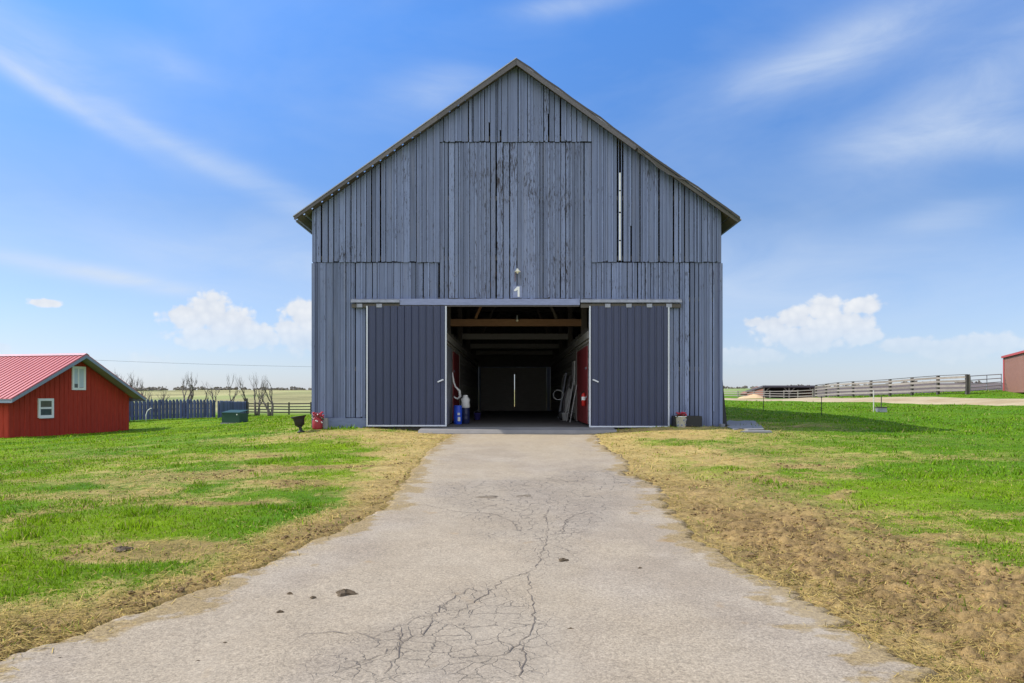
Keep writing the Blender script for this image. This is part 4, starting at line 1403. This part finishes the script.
def window(px0, px1, py0, py1, kind):
    xa, za = hpix(px0, (py0 + py1) / 2); xb, _ = hpix(px1, (py0 + py1) / 2)
    _, zt = hpix((px0 + px1) / 2, py0); _, zb = hpix((px0 + px1) / 2, py1)
    mb = MB(); fw = .13
    mb.box(xa, xa + fw, -.07, -.005, zb, zt); mb.box(xb - fw, xb, -.07, -.005, zb, zt)
    mb.box(xa + fw, xb - fw, -.07, -.005, zb, zb + fw); mb.box(xa + fw, xb - fw, -.07, -.005, zt - fw, zt)
    o = mb.build('window', M['white'], house)
    if kind == 'sash':
        zm = (zb + zt) / 2
        m2 = MB(); m2.box(xa + fw, xb - fw, -.055, -.03, zm - .05, zm + .05); m2.build('sash_rail', M['white'], o)
        m2 = MB(); m2.box(xa + fw, xb - fw, -.04, -.036, zb + fw, zt - fw); m2.build('pane', M['glass'], o)
        m2 = MB(); m2.box(xa + .03, xb - .03, -.10, -.071, zb - .04, zb + .04); m2.build('sill', M['white'], o)
    else:
        xm = xa + (xb - xa) * .42
        m2 = MB(); m2.box(xm, xm + .09, -.055, -.03, zb + fw, zt - fw); m2.build('mullion', M['white'], o)
        m2 = MB(); m2.box(xa + fw, xm - .002, -.04, -.036, zb + fw, zt - fw); m2.box(xm + .092, xb - fw, -.04, -.036, zb + fw + .02, zt - fw); m2.build('curtain', M['curtain'], o)
        m2 = MB(); m2.box(xa + fw, xm, -.045, -.041, zb + fw, zb + fw + .22); m2.build('pane', M['glass'], o)


window(71.5, 85, 366.5, 390, 'curtain')
window(37.5, 53, 398.5, 417.5, 'sash')

# ------------------------------------------------------------------ fences on the left
t = thing('picket_fence', 'navy blue picket fence running from behind the red outbuilding', 'fence', (-28, 52, -.4))
TO = Vector((-28, 52, -.4))


def lpart(mb, name, mat, parent, O, sm=False):
    mb.v = [tuple(Vector(v) - O) for v in mb.v]
    return mb.build(name, mat, parent, sm)


def picket_run(a, b, h, O, parent, seed):
    rnd = random.Random(seed)
    a = Vector(a); b = Vector(b); n = max(1, round((b - a).length / 2.4))
    d = (b - a).normalized(); s = Vector((d.y, -d.x))
    for k in range(n):
        p = a.lerp(b, k / n); q = a.lerp(b, (k + 1) / n)
        mb = MB(); L_ = (q - p).length
        m = int(L_ / .29)
        for i in range(m):
            c = p + d * (L_ * (i + .5) / m)
            z = g1(c.x, c.y)
            for off, ph in ((.045, 0), (-.045, 1)):
                cc = c + d * (ph * .145) + s * off
                hh = h + rnd.uniform(-.03, .03) - .12 * ph
                v = rnd.random(); hw = .098
                e = d * hw
                pts = [(cc.x - e.x, cc.y - e.y, z + .05), (cc.x + e.x, cc.y + e.y, z + .05), (cc.x + e.x, cc.y + e.y, z + hh - .07), (cc.x + e.x * .4, cc.y + e.y * .4, z + hh), (cc.x - e.x * .4, cc.y - e.y * .4, z + hh), (cc.x - e.x, cc.y - e.y, z + hh - .07)]
                mb.prism(pts, (-s.x * .025, -s.y * .025, 0), v)
        for zz in (.35, .8, h - .35):
            mb.bar((p.x, p.y, g1(p.x, p.y) + zz), (q.x, q.y, g1(q.x, q.y) + zz), .035, .09, var=.5)
        lpart(mb, 'picket_panel', M['fence_blue'], parent, O)
        mb = MB(); z = g1(p.x, p.y); pc = p - s * .08; mb.box(pc.x - .06, pc.x + .06, pc.y - .06, pc.y + .06, z - .1, z + h - .02)
        lpart(mb, 'post', M['fence_blue'], parent, O)


f0 = ray(96, 421, 48); f1 = ray(215, 418, 57); f2 = ray(246, 414, 71)
picket_run((f0.x, f0.y), (f1.x, f1.y), 1.55, TO, t, 1)
picket_run((f1.x + .25, f1.y + .3), (f2.x, f2.y), 1.45, TO, t, 2)
mb = MB(); z = g1(f2.x, f2.y); mb.box(f2.x - .14, f2.x + .14, f2.y - .14, f2.y + .14, z, z + 1.75); lpart(mb, 'end_post', M['fence_dark'], t, TO)


def rail_fence(parent, O, P, zs, heights, bh, post_h, mat_r, mat_p, pw=.13, top_cap=False, seed=0, split=None):
    rnd = random.Random(seed)
    for i, p in enumerate(P):
        mb = MB(); z = zs[i]; mb.box(p.x - pw / 2, p.x + pw / 2, p.y - pw / 2, p.y + pw / 2, z - .2, z + post_h)
        lpart(mb, 'post', mat_p, parent, O)
        if i == len(P) - 1: break
        q = P[i + 1]; d = (q - p).normalized(); s = Vector((d.y, -d.x)) * (pw / 2 + .02)
        if (p + s).length > (p - s).length: s = -s
        mb = MB()
        for h in heights:
            j0, j1 = rnd.uniform(-.02, .02), rnd.uniform(-.02, .02)
            mb.bar((p.x + s.x, p.y + s.y, z + h + j0), (q.x + s.x, q.y + s.y, zs[i + 1] + h + j1), .03, bh, var=rnd.random())
        lpart(mb, 'rail_panel', mat_r, parent, O)
        if top_cap:
            mb = MB(); mb.bar((p.x, p.y, z + post_h + .02), (q.x, q.y, zs[i + 1] + post_h + .02), .16, .035); lpart(mb, 'top_rail', mat_p, parent, O)


O = Vector((-20, 75, -.6))
t = thing('rail_fence', 'black four rail board fence left of the barn in front of the pasture', 'fence', O)
P = [Vector((ray(px, 415, d).x, d)) for px, d in ((248, 75), (268, 74), (289, 73), (311, 72), (333, 71), (356, 70))]
rail_fence(t, O, P, [g1(p.x, p.y) for p in P], (.25, .55, .85, 1.15), .12, 1.32, M['fence_black'], M['fence_black'], seed=4)

# green cabinet
p = ray(235, 423, 42)
t = thing('utility_cabinet', 'dark green utility cabinet on the lawn before the navy picket fence', 'cabinet', (p.x, p.y, g1(p.x, p.y)), R(-12))
mb = MB(); mb.box(-.6, .6, -.45, .45, .03, .62); mb.build('cabinet_body', M['box_green'], t)
mb = MB(); mb.prism([(-.63, -.48, .622), (.63, -.48, .622), (.63, .48, .76), (-.63, .48, .76)], (0, 0, .04)); mb.build('cabinet_lid', M['box_green'], t)
mb = MB(); mb.box(-.66, .66, -.5, .5, -.08, .028); mb.build('cabinet_pad', M['stone'], t)
mb = MB(); mb.box(.40, .47, -.468, -.452, .50, .57); mb.build('warning_label', M['white'], t)
# bent white hoop by the picket fence
p = ray(146, 421.5, 49.5)
mb = MB(); mb.tube([(0, 0, 0), (.0, 0, .5), (.1, 0, .8), (.3, 0, .95), (.42, 0, .98)], .03, 6)
o = mb.build('bent_pipe', M['white'], None, True); o.location = (p.x, p.y, g1(p.x, p.y)); tag(o, 'bent white pipe sticking up in front of the navy picket fence', 'pipe')


# ------------------------------------------------------------------ bare trees
def bare_tree(px, ptop, d, label, seed, spread=1.0, stems=1, lean=0):
    rnd = random.Random(seed)
    b = ray(px, 410, d); z0 = g1(b.x, b.y); H = ray(px, ptop - 3, d).z - z0
    t = thing('bare_tree', label, 'tree', (b.x, b.y, z0), 0, 'bare pruned trees behind the fences')
    tr = MB(); cr = MB()

    def limb(p, dirv, L_, r, depth, mbx):
        pts = [p]; rad = [r]; n = 5; d_ = dirv.copy()
        for i in range(n):
            d_ = (d_ + Vector((rnd.gauss(0, .15), rnd.gauss(0, .15), rnd.gauss(.12, .08)))).normalized()
            p = p + d_ * (L_ / n); pts.append(p); rad.append(r * (1 - .5 * (i + 1) / n) * rnd.uniform(.85, 1.2))
        mbx.tube(pts, rad, 6)
        if depth == 0:
            return
        k = rnd.choice((2, 3, 3)) if depth > 1 else rnd.choice((3, 4))
        for j in range(k):
            i = rnd.choice((2, 3, 4, 5)) if j else 5
            a = rnd.uniform(0, 6.28); sp = rnd.uniform(.35, .85) * spread
            nd = (d_ + Vector((math.cos(a) * sp, math.sin(a) * sp, rnd.uniform(0, .3)))).normalized()
            limb(pts[i], nd, L_ * rnd.uniform(.5, .8), rad[i] * .74, depth - 1, cr)
        for j in range(2):      # knobby short spurs
            i = rnd.choice((2, 3, 4)); a = rnd.uniform(0, 6.28)
            e = pts[i] + Vector((math.cos(a), math.sin(a), .5)) * L_ * .12
            cr.tube([pts[i], e], [rad[i] * .6, rad[i] * .35], 5)
    for s in range(stems):
        limb(Vector((s * .25, 0, -.1)), Vector((rnd.uniform(-.15, .15) + lean + (s - (stems - 1) / 2) * .35, rnd.uniform(-.1, .1), 1)).normalized(), H * .40, .10 + .011 * H, 4, tr)
    zs = max(v[2] for v in cr.v); k = H / zs
    for m_ in (tr, cr): m_.v = [(v[0] * k, v[1] * k, v[2] * k) for v in m_.v]
    tr.build('trunk', M['bark'], t, True); cr.build('crown', M['bark'], t, True)


TREES = [(127, 370, 62, 'bare tree with two forking limbs behind the outbuilding roof', 3, .9, 2, -.05),
         (146, 380, 60, 'leaning bare tree just past the outbuilding eave', 5, .6, 1, .25),
         (183, 374, 64, 'bare vase shaped tree alone above the middle of the picket fence', 8, .8, 2, 0),
         (205, 385, 70, 'small low bare tree left of a twin above the picket fence end', 12, .9, 1, 0),
         (213, 383, 66, 'low twiggy bare tree above the right end of the long picket panel', 17, 1.0, 1, .05),
         (231, 375, 68, 'slim upright bare tree behind the green utility cabinet', 21, .6, 1, -.08),
         (247, 378, 74, 'slim bare tree beside the dark end post of the picket fence', 25, .6, 1, 0),
         (256, 374, 70, 'tall thick bare tree at the start of the black rail fence', 29, .9, 2, 0),
         (269, 377, 68, 'right hand bare tree leaning right over the black rail fence', 33, .8, 2, .14),
         (155, 389, 82, 'low bushy bare tree in the pasture edge behind the picket fence', 37, 1.2, 2, 0)]
for a in TREES: bare_tree(*a)

# far hedgerow on the skyline
mb = MB(); rnd = random.Random(77)
for _ in range(260):
    px = rnd.uniform(-60, 420) if rnd.random() < .8 else rnd.uniform(700, 1060); d = rnd.uniform(285, 330)
    x = (px - 512) / FPX * d; z = g1(x, d)
    hgt = rnd.uniform(.5, 1.5) * (1.2 if 120 < px < 200 else 1)
    for _k2 in range(9):
        a = rnd.uniform(0, 6.28); q = rnd.uniform(0, 1.6)
        c = Vector((x + q * math.cos(a), d + q * math.sin(a), z + rnd.uniform(0, hgt)))
        mb.ico(c, rnd.uniform(.25, .6), (1.2, 1, .9), .4, rnd.random())
struct(tag(mb.build('far_hedgerow', M['twig']), 'thin dull hedgerow along the far skyline', 'hedgerow'), 'stuff')

# overhead cable
pts = []
for i in range(24):
    u = i / 23; a = ray(40 + (360 - 40) * u, 357.5 + 10 * u + 6 * (u * (1 - u)), 62 + 8 * u); pts.append(a)
mb = MB(); mb.tube(pts, .013, 6)
tag(mb.build('overhead_cable', M['wire'], None, True), 'thin overhead cable crossing the sky left of the barn', 'cable')

# ------------------------------------------------------------------ right side
O = Vector((30.5, 58, 1.3))
t = thing('board_fence', 'weathered grey board fence with dark posts rising along the gravel lane', 'fence', O)
posts = [(967, 46.0), (938, 48.8), (912, 52.0), (890, 55.0), (871, 58.0), (853, 61.2), (838, 64.2), (826, 66.6), (816, 68.8)]
PB = [Vector((ray(px, 390, d).x, d)) for px, d in posts]
ybase = [393.2, 393.3, 393.6, 394, 394.5, 395.2, 396.0, 396.9, 397.6]
ZB = [min(CAMZ + (HOR - yb_) / FPX * d, g1(p.x, p.y) + .1) for (px, d), yb_, p in zip(posts, ybase, PB)]
rail_fence(t, O, PB, ZB, (.22, .52, .82, 1.08), .15, 1.24, M['fence_grey'], M['fence_dark'], .17, True, 6)
O = Vector((30, 72, 1.1))
t = thing('corner_fence', 'low grey rail fence joining the dark roofed shelter behind the lane', 'fence', O)
P2 = [Vector((ray(px, 390, d).x, d)) for px, d in ((813, 70), (798, 76), (784, 82), (770, 88), (754, 94), (738, 100), (722, 106))]
rail_fence(t, O, P2, [g1(p.x, p.y) for p in P2], (.25, .55, .85), .09, .95, M['fence_grey'], M['fence_grey'], .12, False, 7)

# steel gate
a = ray(970, 390, 46.2); b = ray(1001, 390, 48.6)
za, zb = g1(a.x, a.y), g1(b.x, b.y)
O = Vector((a.x, a.y, za))
t = thing('field_gate', 'tubular steel field gate between the board fence and the red shed', 'gate', O)
mb = MB()
for k, h in enumerate((.2, .42, .66, .92, 1.2)):
    mb.tube([(a.x, a.y, za + h), (b.x, b.y, zb + h)], .028, 8)
lpart(mb, 'gate_bars', M['galv'], t, O)
mb = MB()
for u in (0, .52, 1):
    p = a.lerp(b, u); z = za + (zb - za) * u; mb.tube([(p.x, p.y - .03, z + .17), (p.x, p.y - .03, z + 1.23)], .028, 8)
lpart(mb, 'gate_uprights', M['galv'], t, O)
mb = MB(); mb.box(a.x - .28, a.x - .06, a.y - .1, a.y + .1, za - .2, za + 1.32); lpart(mb, 'gate_post', M['fence_grey'], t, O)

# red trimmed shed on the right edge
c = ray(1003.5, 391.5, 49); zc = g1(c.x, c.y)
t = thing('metal_shed', 'tan metal shed with red trim at the right edge beyond the gate', 'building', (c.x, c.y, zc - .02), math.atan2(-.894, -.447))
W_ = 8.0; E0 = 2.36
tp = lambda x: E0
mb = MB(); n = 48
for k in range(n):
    xa, xb = W_ * k / n, W_ * (k + 1) / n
    yo = 0 if k % 2 else .025
    mb.prism([(xa, yo, -.1), (xb, yo, -.1), (xb, yo, tp(xb)), (xa, yo, tp(xa))], (0, .03, 0), .5)
mb.build('front_wall', M['shed_tan'], t)
mb = MB(); mb.box(0, .04, .06, 9, -.1, E0); mb.build('side_wall', M['shed_tan'], t)
mb = MB(); mb.box(W_ - .04, W_, .06, 9, -.1, E0); mb.build('side_wall', M['shed_tan'], t)
mb = MB(); mb.box(-.03, .30, -.03, -.004, -.1, E0); mb.build('corner_trim', M['shed_red'], t)
for s in (0, 1):
    x0_, x1_ = (-.12, W_ / 2) if s == 0 else (W_ / 2, W_ + .12)
    zz = lambda x: E0
    mb = MB(); mb.prism([(x0_, -.12, zz(x0_) + .02), (x1_, -.12, zz(x1_) + .02), (x1_, -.12, zz(x1_) + .16), (x0_, -.12, zz(x0_) + .16)], (0, 9.3, 0)); mb.build('roof', M['shed_red'], t)

# open shelter far right
s0 = ray(763, 398.5, 105); s1 = ray(815, 398.5, 105)
W_ = s1.x - s0.x; zc = min(g1(s0.x, 105), s0.z)
t = thing('open_shelter', 'open fronted livestock shelter with dark roof beyond the lane', 'shelter', (s0.x, 105, zc))
Hh = ray(790, 385.5, 105).z - zc
mb = MB(); mb.prism([(-.2, -.5, Hh - .28), (-.2, -.5, Hh), (-.2, 7.3, Hh - .75), (-.2, 7.3, Hh - 1.0)], (W_ + .4, 0, 0)); mb.build('roof', M['purple_roof'], t)
mb = MB(); mb.prism([(0, 0, 0), (0, 7, 0), (0, 7, Hh - 1.0), (0, 0, Hh - .3)], (.05, 0, 0)); mb.build('side_wall', M['brick_roof'], t)
mb = MB(); mb.prism([(W_ - .05, 0, 0), (W_ - .05, 7, 0), (W_ - .05, 7, Hh - 1.0), (W_ - .05, 0, Hh - .3)], (.05, 0, 0)); mb.build('side_wall', M['brick_roof'], t)
mb = MB(); mb.box(0, W_, 7.0, 7.06, 0, Hh - 1.0); mb.build('rear_wall', M['fence_dark'], t)
for k in range(3):
    x = .12 + (W_ - .24) * k / 2
    mb = MB(); mb.box(x - .1, x + .1, -.1, .1, 0, Hh - .29); o = mb.build('post', M['fence_grey'], t)
    m2 = MB()
    for s in (-1, 1):
        if 0 < x + s * .9 < W_: m2.bar((x, -.12, Hh - 1.2), (x + s * .85, -.12, Hh - .3), .1, .1)
    if m2.v: m2.build('knee_brace', M['fence_grey'], o)
t2 = ray(728, 396.5, 112); zt = g1(t2.x, 118)
pr = ray(752, 393, 125)
t = thing('low_barn', 'long low rust red roofed shed behind the open shelter', 'building', (ray(746, 394, 125).x, 125, g1(70, 125) * 0 + 1.2))
mb = MB(); mb.prism([(0, 0, 0), (6, 0, 0), (6, 0, 1.9), (3.2, 0, 1.75), (0, 0, .5)], (0, 3, 0)); mb.build('wall', M['brick_roof'], t)
mb = MB(); mb.prism([(-.2, -.2, .46), (3.2, -.2, 1.76), (6.1, -.2, 1.92), (6.1, -.2, 2.02), (3.2, -.2, 1.88), (-.2, -.2, .58)], (0, 3.4, 0)); mb.build('roof', M['brick_roof'], t)

# sand pile
p = ray(752, 399.8, 80); zc = g1(p.x, p.y)
mb = MB(); n, m = 26, 9
vs = []
for i in range(m + 1):
    r = i / m
    for k in range(n):
        a = 2 * math.pi * k / n
        x, y = 1.7 * r * math.cos(a), 1.2 * r * math.sin(a)
        h = .42 * max(0, 1 - r ** 1.6) * (1 + .25 * math.sin(3 * x)) + .06 * random.random() * (1 - r)
        vs.append((x, y, h - .02))
mb.poly(vs, [(i * n + k, i * n + (k + 1) % n, (i + 1) * n + (k + 1) % n, (i + 1) * n + k) for i in range(m) for k in range(n)])
o = mb.build('sand_pile', M['sand'], None, True); o.location = (p.x, p.y, zc + .02)
tag(o, 'low heap of tan sand beside the gravel lane', 'sand pile')

# thin step-in posts and the little grey stand on the lawn
for px, pb, d, lab in ((763.5, 411.5, 34, 'thin dark stake on the shaded lawn nearest the barn'), (821.5, 415, 31, 'thin dark stake in the lawn between the barn and the grey stand')):
    p = on_ground(px, pb, 15, 80)
    h = (pb - 396) / FPX * p.y
    mb = MB(); mb.tube([(0, 0, -.05), (0, 0, h)], .014, 6)
    for z in (h * .3, h * .6, h * .9): mb.box(-.03, .03, -.02, .02, z, z + .03)
    o = mb.build('fence_stake', M['black_iron']); o.location = (p.x, p.y, g1(p.x, p.y)); tag(o, lab, 'stake')
p = on_ground(881, 412.5, 15, 80)
t = thing('feeder_stand', 'small grey box held between two thin uprights on the bright lawn', 'stand', (p.x, p.y, g1(p.x, p.y)))
k = p.y / FPX
mb = MB(); w = 5 * k; mb.prism([(-w, -.1, .02), (w, -.1, .02), (w * .9, -.1, 4.6 * k), (-w * .9, -.1, 4.6 * k)], (0, .2, 0)); mb.build('box', M['galv'], t)
mb = MB(); mb.box(-w * 1.02, w * 1.02, -.12, .12, 4.6 * k + .002, 5.6 * k); mb.build('box_lid', M['fence_dark'], t)
for s, h, mt in ((-1, 22, 'pale_fabric'), (.35, 17, 'fence_dark')):
    mb = MB(); mb.tube([(s * w * 1.15, .0 + .14, 0), (s * w * 1.15, .14, h * k)], .02, 6); mb.build('upright', M[mt], t)

# ------------------------------------------------------------------ droppings on the drive


def clump(px, py, r, label, group=None, seed=0, flat=.5):
    p = on_ground(px, py, 2, 40); rnd = random.Random(seed); mb = MB()
    n, m = 18, 5; vs = []
    for i in range(m + 1):
        q = i / m
        for k in range(n):
            a = 2 * math.pi * k / n; rr = r * q * (1 + .35 * math.sin(3 * a + seed) + rnd.uniform(-.22, .22))
            vs.append((1.45 * rr * math.cos(a), rr * math.sin(a), (flat * r * (1 - q ** 2) * rnd.uniform(.45, 1.3) if i < m else -.008)))
    mb.poly(vs, [(i * n + k, (i + 1) * n + k, (i + 1) * n + (k + 1) % n, i * n + (k + 1) % n) for i in range(m) for k in range(n)])
    o = mb.build('manure_clump', M['manure'] if flat > .1 else M['smear']); o.location = (p.x, p.y, g1(p.x, p.y) + .014)
    o.rotation_euler = (0, 0, rnd.uniform(-.3, .6))
    tag(o, label, 'manure', group)


clump(345, 595, .05, 'largest dark manure clump on the left side of the drive', None, 1)
clump(563, 562, .028, 'small dark clump right of the central crack', None, 2)
clump(571, 632, .020, 'small dark clump near the bottom of the drive', None, 3)
clump(640, 570, .012, 'tiny dark crumb on the right half of the drive', None, 4)
clump(488, 498, .10, 'smear of dark manure on the cracked middle of the drive', None, 5, .08)
clump(525, 497, .09, 'second dark smear right beside the first on the cracked drive', None, 6, .08)
for k, (px, py) in enumerate(((313, 600), (290, 595), (280, 614), (198, 665), (225, 646), (60, 661))):
    clump(px, py, .014, 'tiny dark crumb of dirt scattered on the left of the drive', 'crumbs on the left of the drive', 20 + k)
clump(122, 551, .055, 'dark clod of earth in the left grass', None, 31, .4)


# ------------------------------------------------------------------ grass, straw, clods
def mesh_stuff(name, verts, faces_n, cols, label, cat, mat):
    nf = len(verts) // faces_n
    me = bpy.data.meshes.new(name)
    me.vertices.add(len(verts)); me.vertices.foreach_set('co', verts.astype('f').ravel())
    me.loops.add(len(verts)); me.loops.foreach_set('vertex_index', np.arange(len(verts), dtype='i'))
    me.polygons.add(nf); me.polygons.foreach_set('loop_start', np.arange(0, len(verts), faces_n, dtype='i'))
    me.update(calc_edges=True)
    a = me.attributes.new('tone', 'FLOAT_COLOR', 'POINT')
    a.data.foreach_set('color', np.concatenate([cols, np.ones((len(cols), 1))], 1).astype('f').ravel())
    me.materials.append(mat)
    o = bpy.data.objects.new(name, me); col.objects.link(o)
    struct(tag(o, label, cat), 'stuff')


def blade_mat(name, rough=.6):
    n = NT(name)
    n.out(n.attr('tone').outputs['Color'], rough, 0, .04)
    tr = n.N.new('ShaderNodeBsdfTranslucent'); n.L.new(n.attr('tone').outputs['Color'], tr.inputs[0])
    mx = n.N.new('ShaderNodeMixShader'); mx.inputs[0].default_value = .35
    n.L.new(n.b.outputs[0], mx.inputs[1]); n.L.new(tr.outputs[0], mx.inputs[2])
    n.L.new(mx.outputs[0], n.N['Material Output'].inputs[0])
    return n.mat


def scatter(n, y0, y1, half=.86):
    y = np.exp(rng.uniform(math.log(y0), math.log(y1), n)); x = rng.uniform(-half, half, n) * y
    return x, y


def outside(x, y, m=0.0):
    dl = ledge(y) - x; dr = x - redge(y)
    ok = (dl > m) | (dr > m) | (y > F - .4)
    inb = (x > BX0 - .05) & (x < BX1 + .05) & (y > F - .02) & (y < F + BLEN + .2)
    th = (x > -3.02) & (x < 3.36) & (y > F - 1.0) & (y < F + 1)
    lane = (np.abs(x - np.interp(y, [14, 24, 33, 44, 55, 63, 70], [31.5, 29, 27.4, 27, 26.8, 26.2, 25.2])) < 2.2) & (y > 14)
    hx = (x - A.x) * gdir.x + (y - A.y) * gdir.y; hy = (x - A.x) * -gdir.y + (y - A.y) * gdir.x
    hs_ = (hx > -.1) & (hx < GW + .1) & (hy > 0)
    return ok & ~inb & ~th & ~lane & ~hs_


def ground_z(x, y):
    dl = ledge(y) - x; dr = x - redge(y)
    edge = smooth(0, .25, np.maximum(dl, dr))
    return gz(x, y) + (fbm(x * 1.3, y * 1.3, 4, 81) - .5) * .07 * edge


def blades(name, n, y0, y1, label):
    x, y = scatter(n, y0, y1)
    straw, dirt, n1, n2, n3 = ground_masks(x, y)
    keep = outside(x, y, .03) & (rng.random(n) > np.maximum(dirt * .95, straw * .55)) & (fbm(x * 1.6, y * 1.6, 3, 201) + rng.random(n) * .5 > .55)
    x, y, straw, n3, n2 = x[keep], y[keep], straw[keep], n3[keep], n2[keep]
    m = len(x)
    z = ground_z(x, y) - .01
    tan = rng.random(m) < straw * .55 + .04
    h = rng.uniform(.012, .042, m) * (1 - .4 * straw) * (1 + .010 * y) * (.6 + .9 * fbm(x * .6, y * .6, 2, 205)) * (1 + 1.5 * smooth(.66, .76, fbm(x * 2.2, y * 2.2, 3, 207)) + 1.2 * ((y > F - .5) & (np.abs(x) < 8.5) & (y < F + .3)))
    w = (.0022 + .00075 * y) * rng.uniform(.7, 1.4, m)
    a = rng.uniform(0, 2 * np.pi, m); b = rng.uniform(0, 2 * np.pi, m)
    lean = h * rng.uniform(.1, .9, m) * np.where(tan, 1.6, 1)
    h = np.where(tan, h * .55, h)
    base = np.stack([x, y, z], -1); sd = np.stack([np.cos(a), np.sin(a), np.zeros(m)], -1) * w[:, None]
    tip = base + np.stack([np.cos(b) * lean, np.sin(b) * lean, h], -1)
    V = np.stack([base - sd, base + sd, tip], 1).reshape(-1, 3)
    big = (np.clip(fbm(x * .5, y * .5, 3, 51) * 1.8 - .4, 0, 1) * (1 - .65 * smooth(4, 11, x)))[:, None]
    g = GREEN * 1.15 + (GREEN2 * 1.25 - GREEN * 1.15) * np.clip(big * .6 + rng.random((m, 1)) * .5 * (1 - .5 * smooth(4, 11, x)[:, None]), 0, 1)
    g = g * (.35 + 1.15 * rng.random((m, 1)))
    g = np.where(rng.random((m, 1)) < .10, np.array([.36, .33, .11]) * rng.uniform(.6, 1.2, (m, 1)), g)
    s = STRAW * 1.2 * rng.uniform(.55, 1.4, (m, 1))
    c = np.where(tan[:, None], s, g)
    mesh_stuff(name, V, 3, np.repeat(c, 3, 0), label, 'grass', M['blade'])


M['blade'] = blade_mat('grass_blades')
blades('lawn_grass', 430000, 2.9, 30, 'short green lawn grass growing on both sides of the drive')
blades('meadow_grass', 110000, 30, 68, 'bright green grass of the far lawns around the barn')


def straw_litter():
    n = 420000
    x, y = scatter(n, 2.9, 23)
    straw, dirt, *_ = ground_masks(x, y)
    dl = ledge(y) - x; dr = x - redge(y)
    keep = (outside(x, y, -.28 * rng.random(n) ** 2)) & (rng.random(n) < np.clip(straw * .75 * (1 - dirt * .75) + dirt * .15 + .03, 0, 1) * .75 * (fbm(x * 1.4, y * 1.4, 3, 231) * 1.5))
    x, y = x[keep], y[keep]; m = len(x)
    z = ground_z(x, y) + rng.uniform(.004, .03, m)
    a = rng.uniform(0, np.pi, m)
    L_ = rng.uniform(.012, .05, m) * np.where(rng.random(m) < .03, 3.8, 1) * (1 + .03 * y)
    w = (.0006 + .00030 * y) * rng.uniform(.7, 1.3, m)
    d = np.stack([np.cos(a), np.sin(a), rng.normal(0, .12, m)], -1) * L_[:, None]
    s = np.stack([-np.sin(a), np.cos(a), np.zeros(m)], -1) * w[:, None]
    c = np.stack([x, y, z], -1)
    V = np.stack([c - d - s, c + d - s, c + d + s, c - d + s], 1).reshape(-1, 3)
    k = np.array([.60, .445, .15]) * (.22 + 1.0 * rng.random((m, 1)) ** .8)
    k = np.where(rng.random((m, 1)) < .10, np.array([.17, .18, .02]) * rng.uniform(.5, 1.5, (m, 1)), k)
    mesh_stuff('straw_litter', V, 4, np.repeat(k, 4, 0), 'dry straw scattered beside the drive', 'straw', blade_mat('dry_straw', .7))


straw_litter()


def clods():
    n = 40000
    x, y = scatter(n, 2.9, 16)
    straw, dirt, *_ = ground_masks(x, y)
    keep = outside(x, y, .02) & (rng.random(n) < dirt * .9 * smooth(.4, .6, fbm(x * 1.5, y * 1.5, 3, 241)))
    x, y = x[keep], y[keep]
    z = ground_z(x, y)
    mb = MB()
    for i in range(len(x)):
        r = random.uniform(.004, .013) * (1 if random.random() < .95 else 1.7) * (.8 + .05 * y[i])
        mb.ico((x[i], y[i], z[i] + r * .3 + .01), r, (1.2, 1, .75), .35, random.random())
    M['clod'] = simple('loose_earth', (.19, .118, .05), .95, .4, 20, varamt=.45)
    struct(tag(mb.build('soil_clods', M['clod']), 'loose brown clods of earth beside the drive', 'soil'), 'stuff')


clods()
print('ground check', g1(0, 4), g1(0, 21.8), g1(-25, 38), g1(14.5, 22), g1(25, 44), g1(30.5, 50), g1(40, 105))
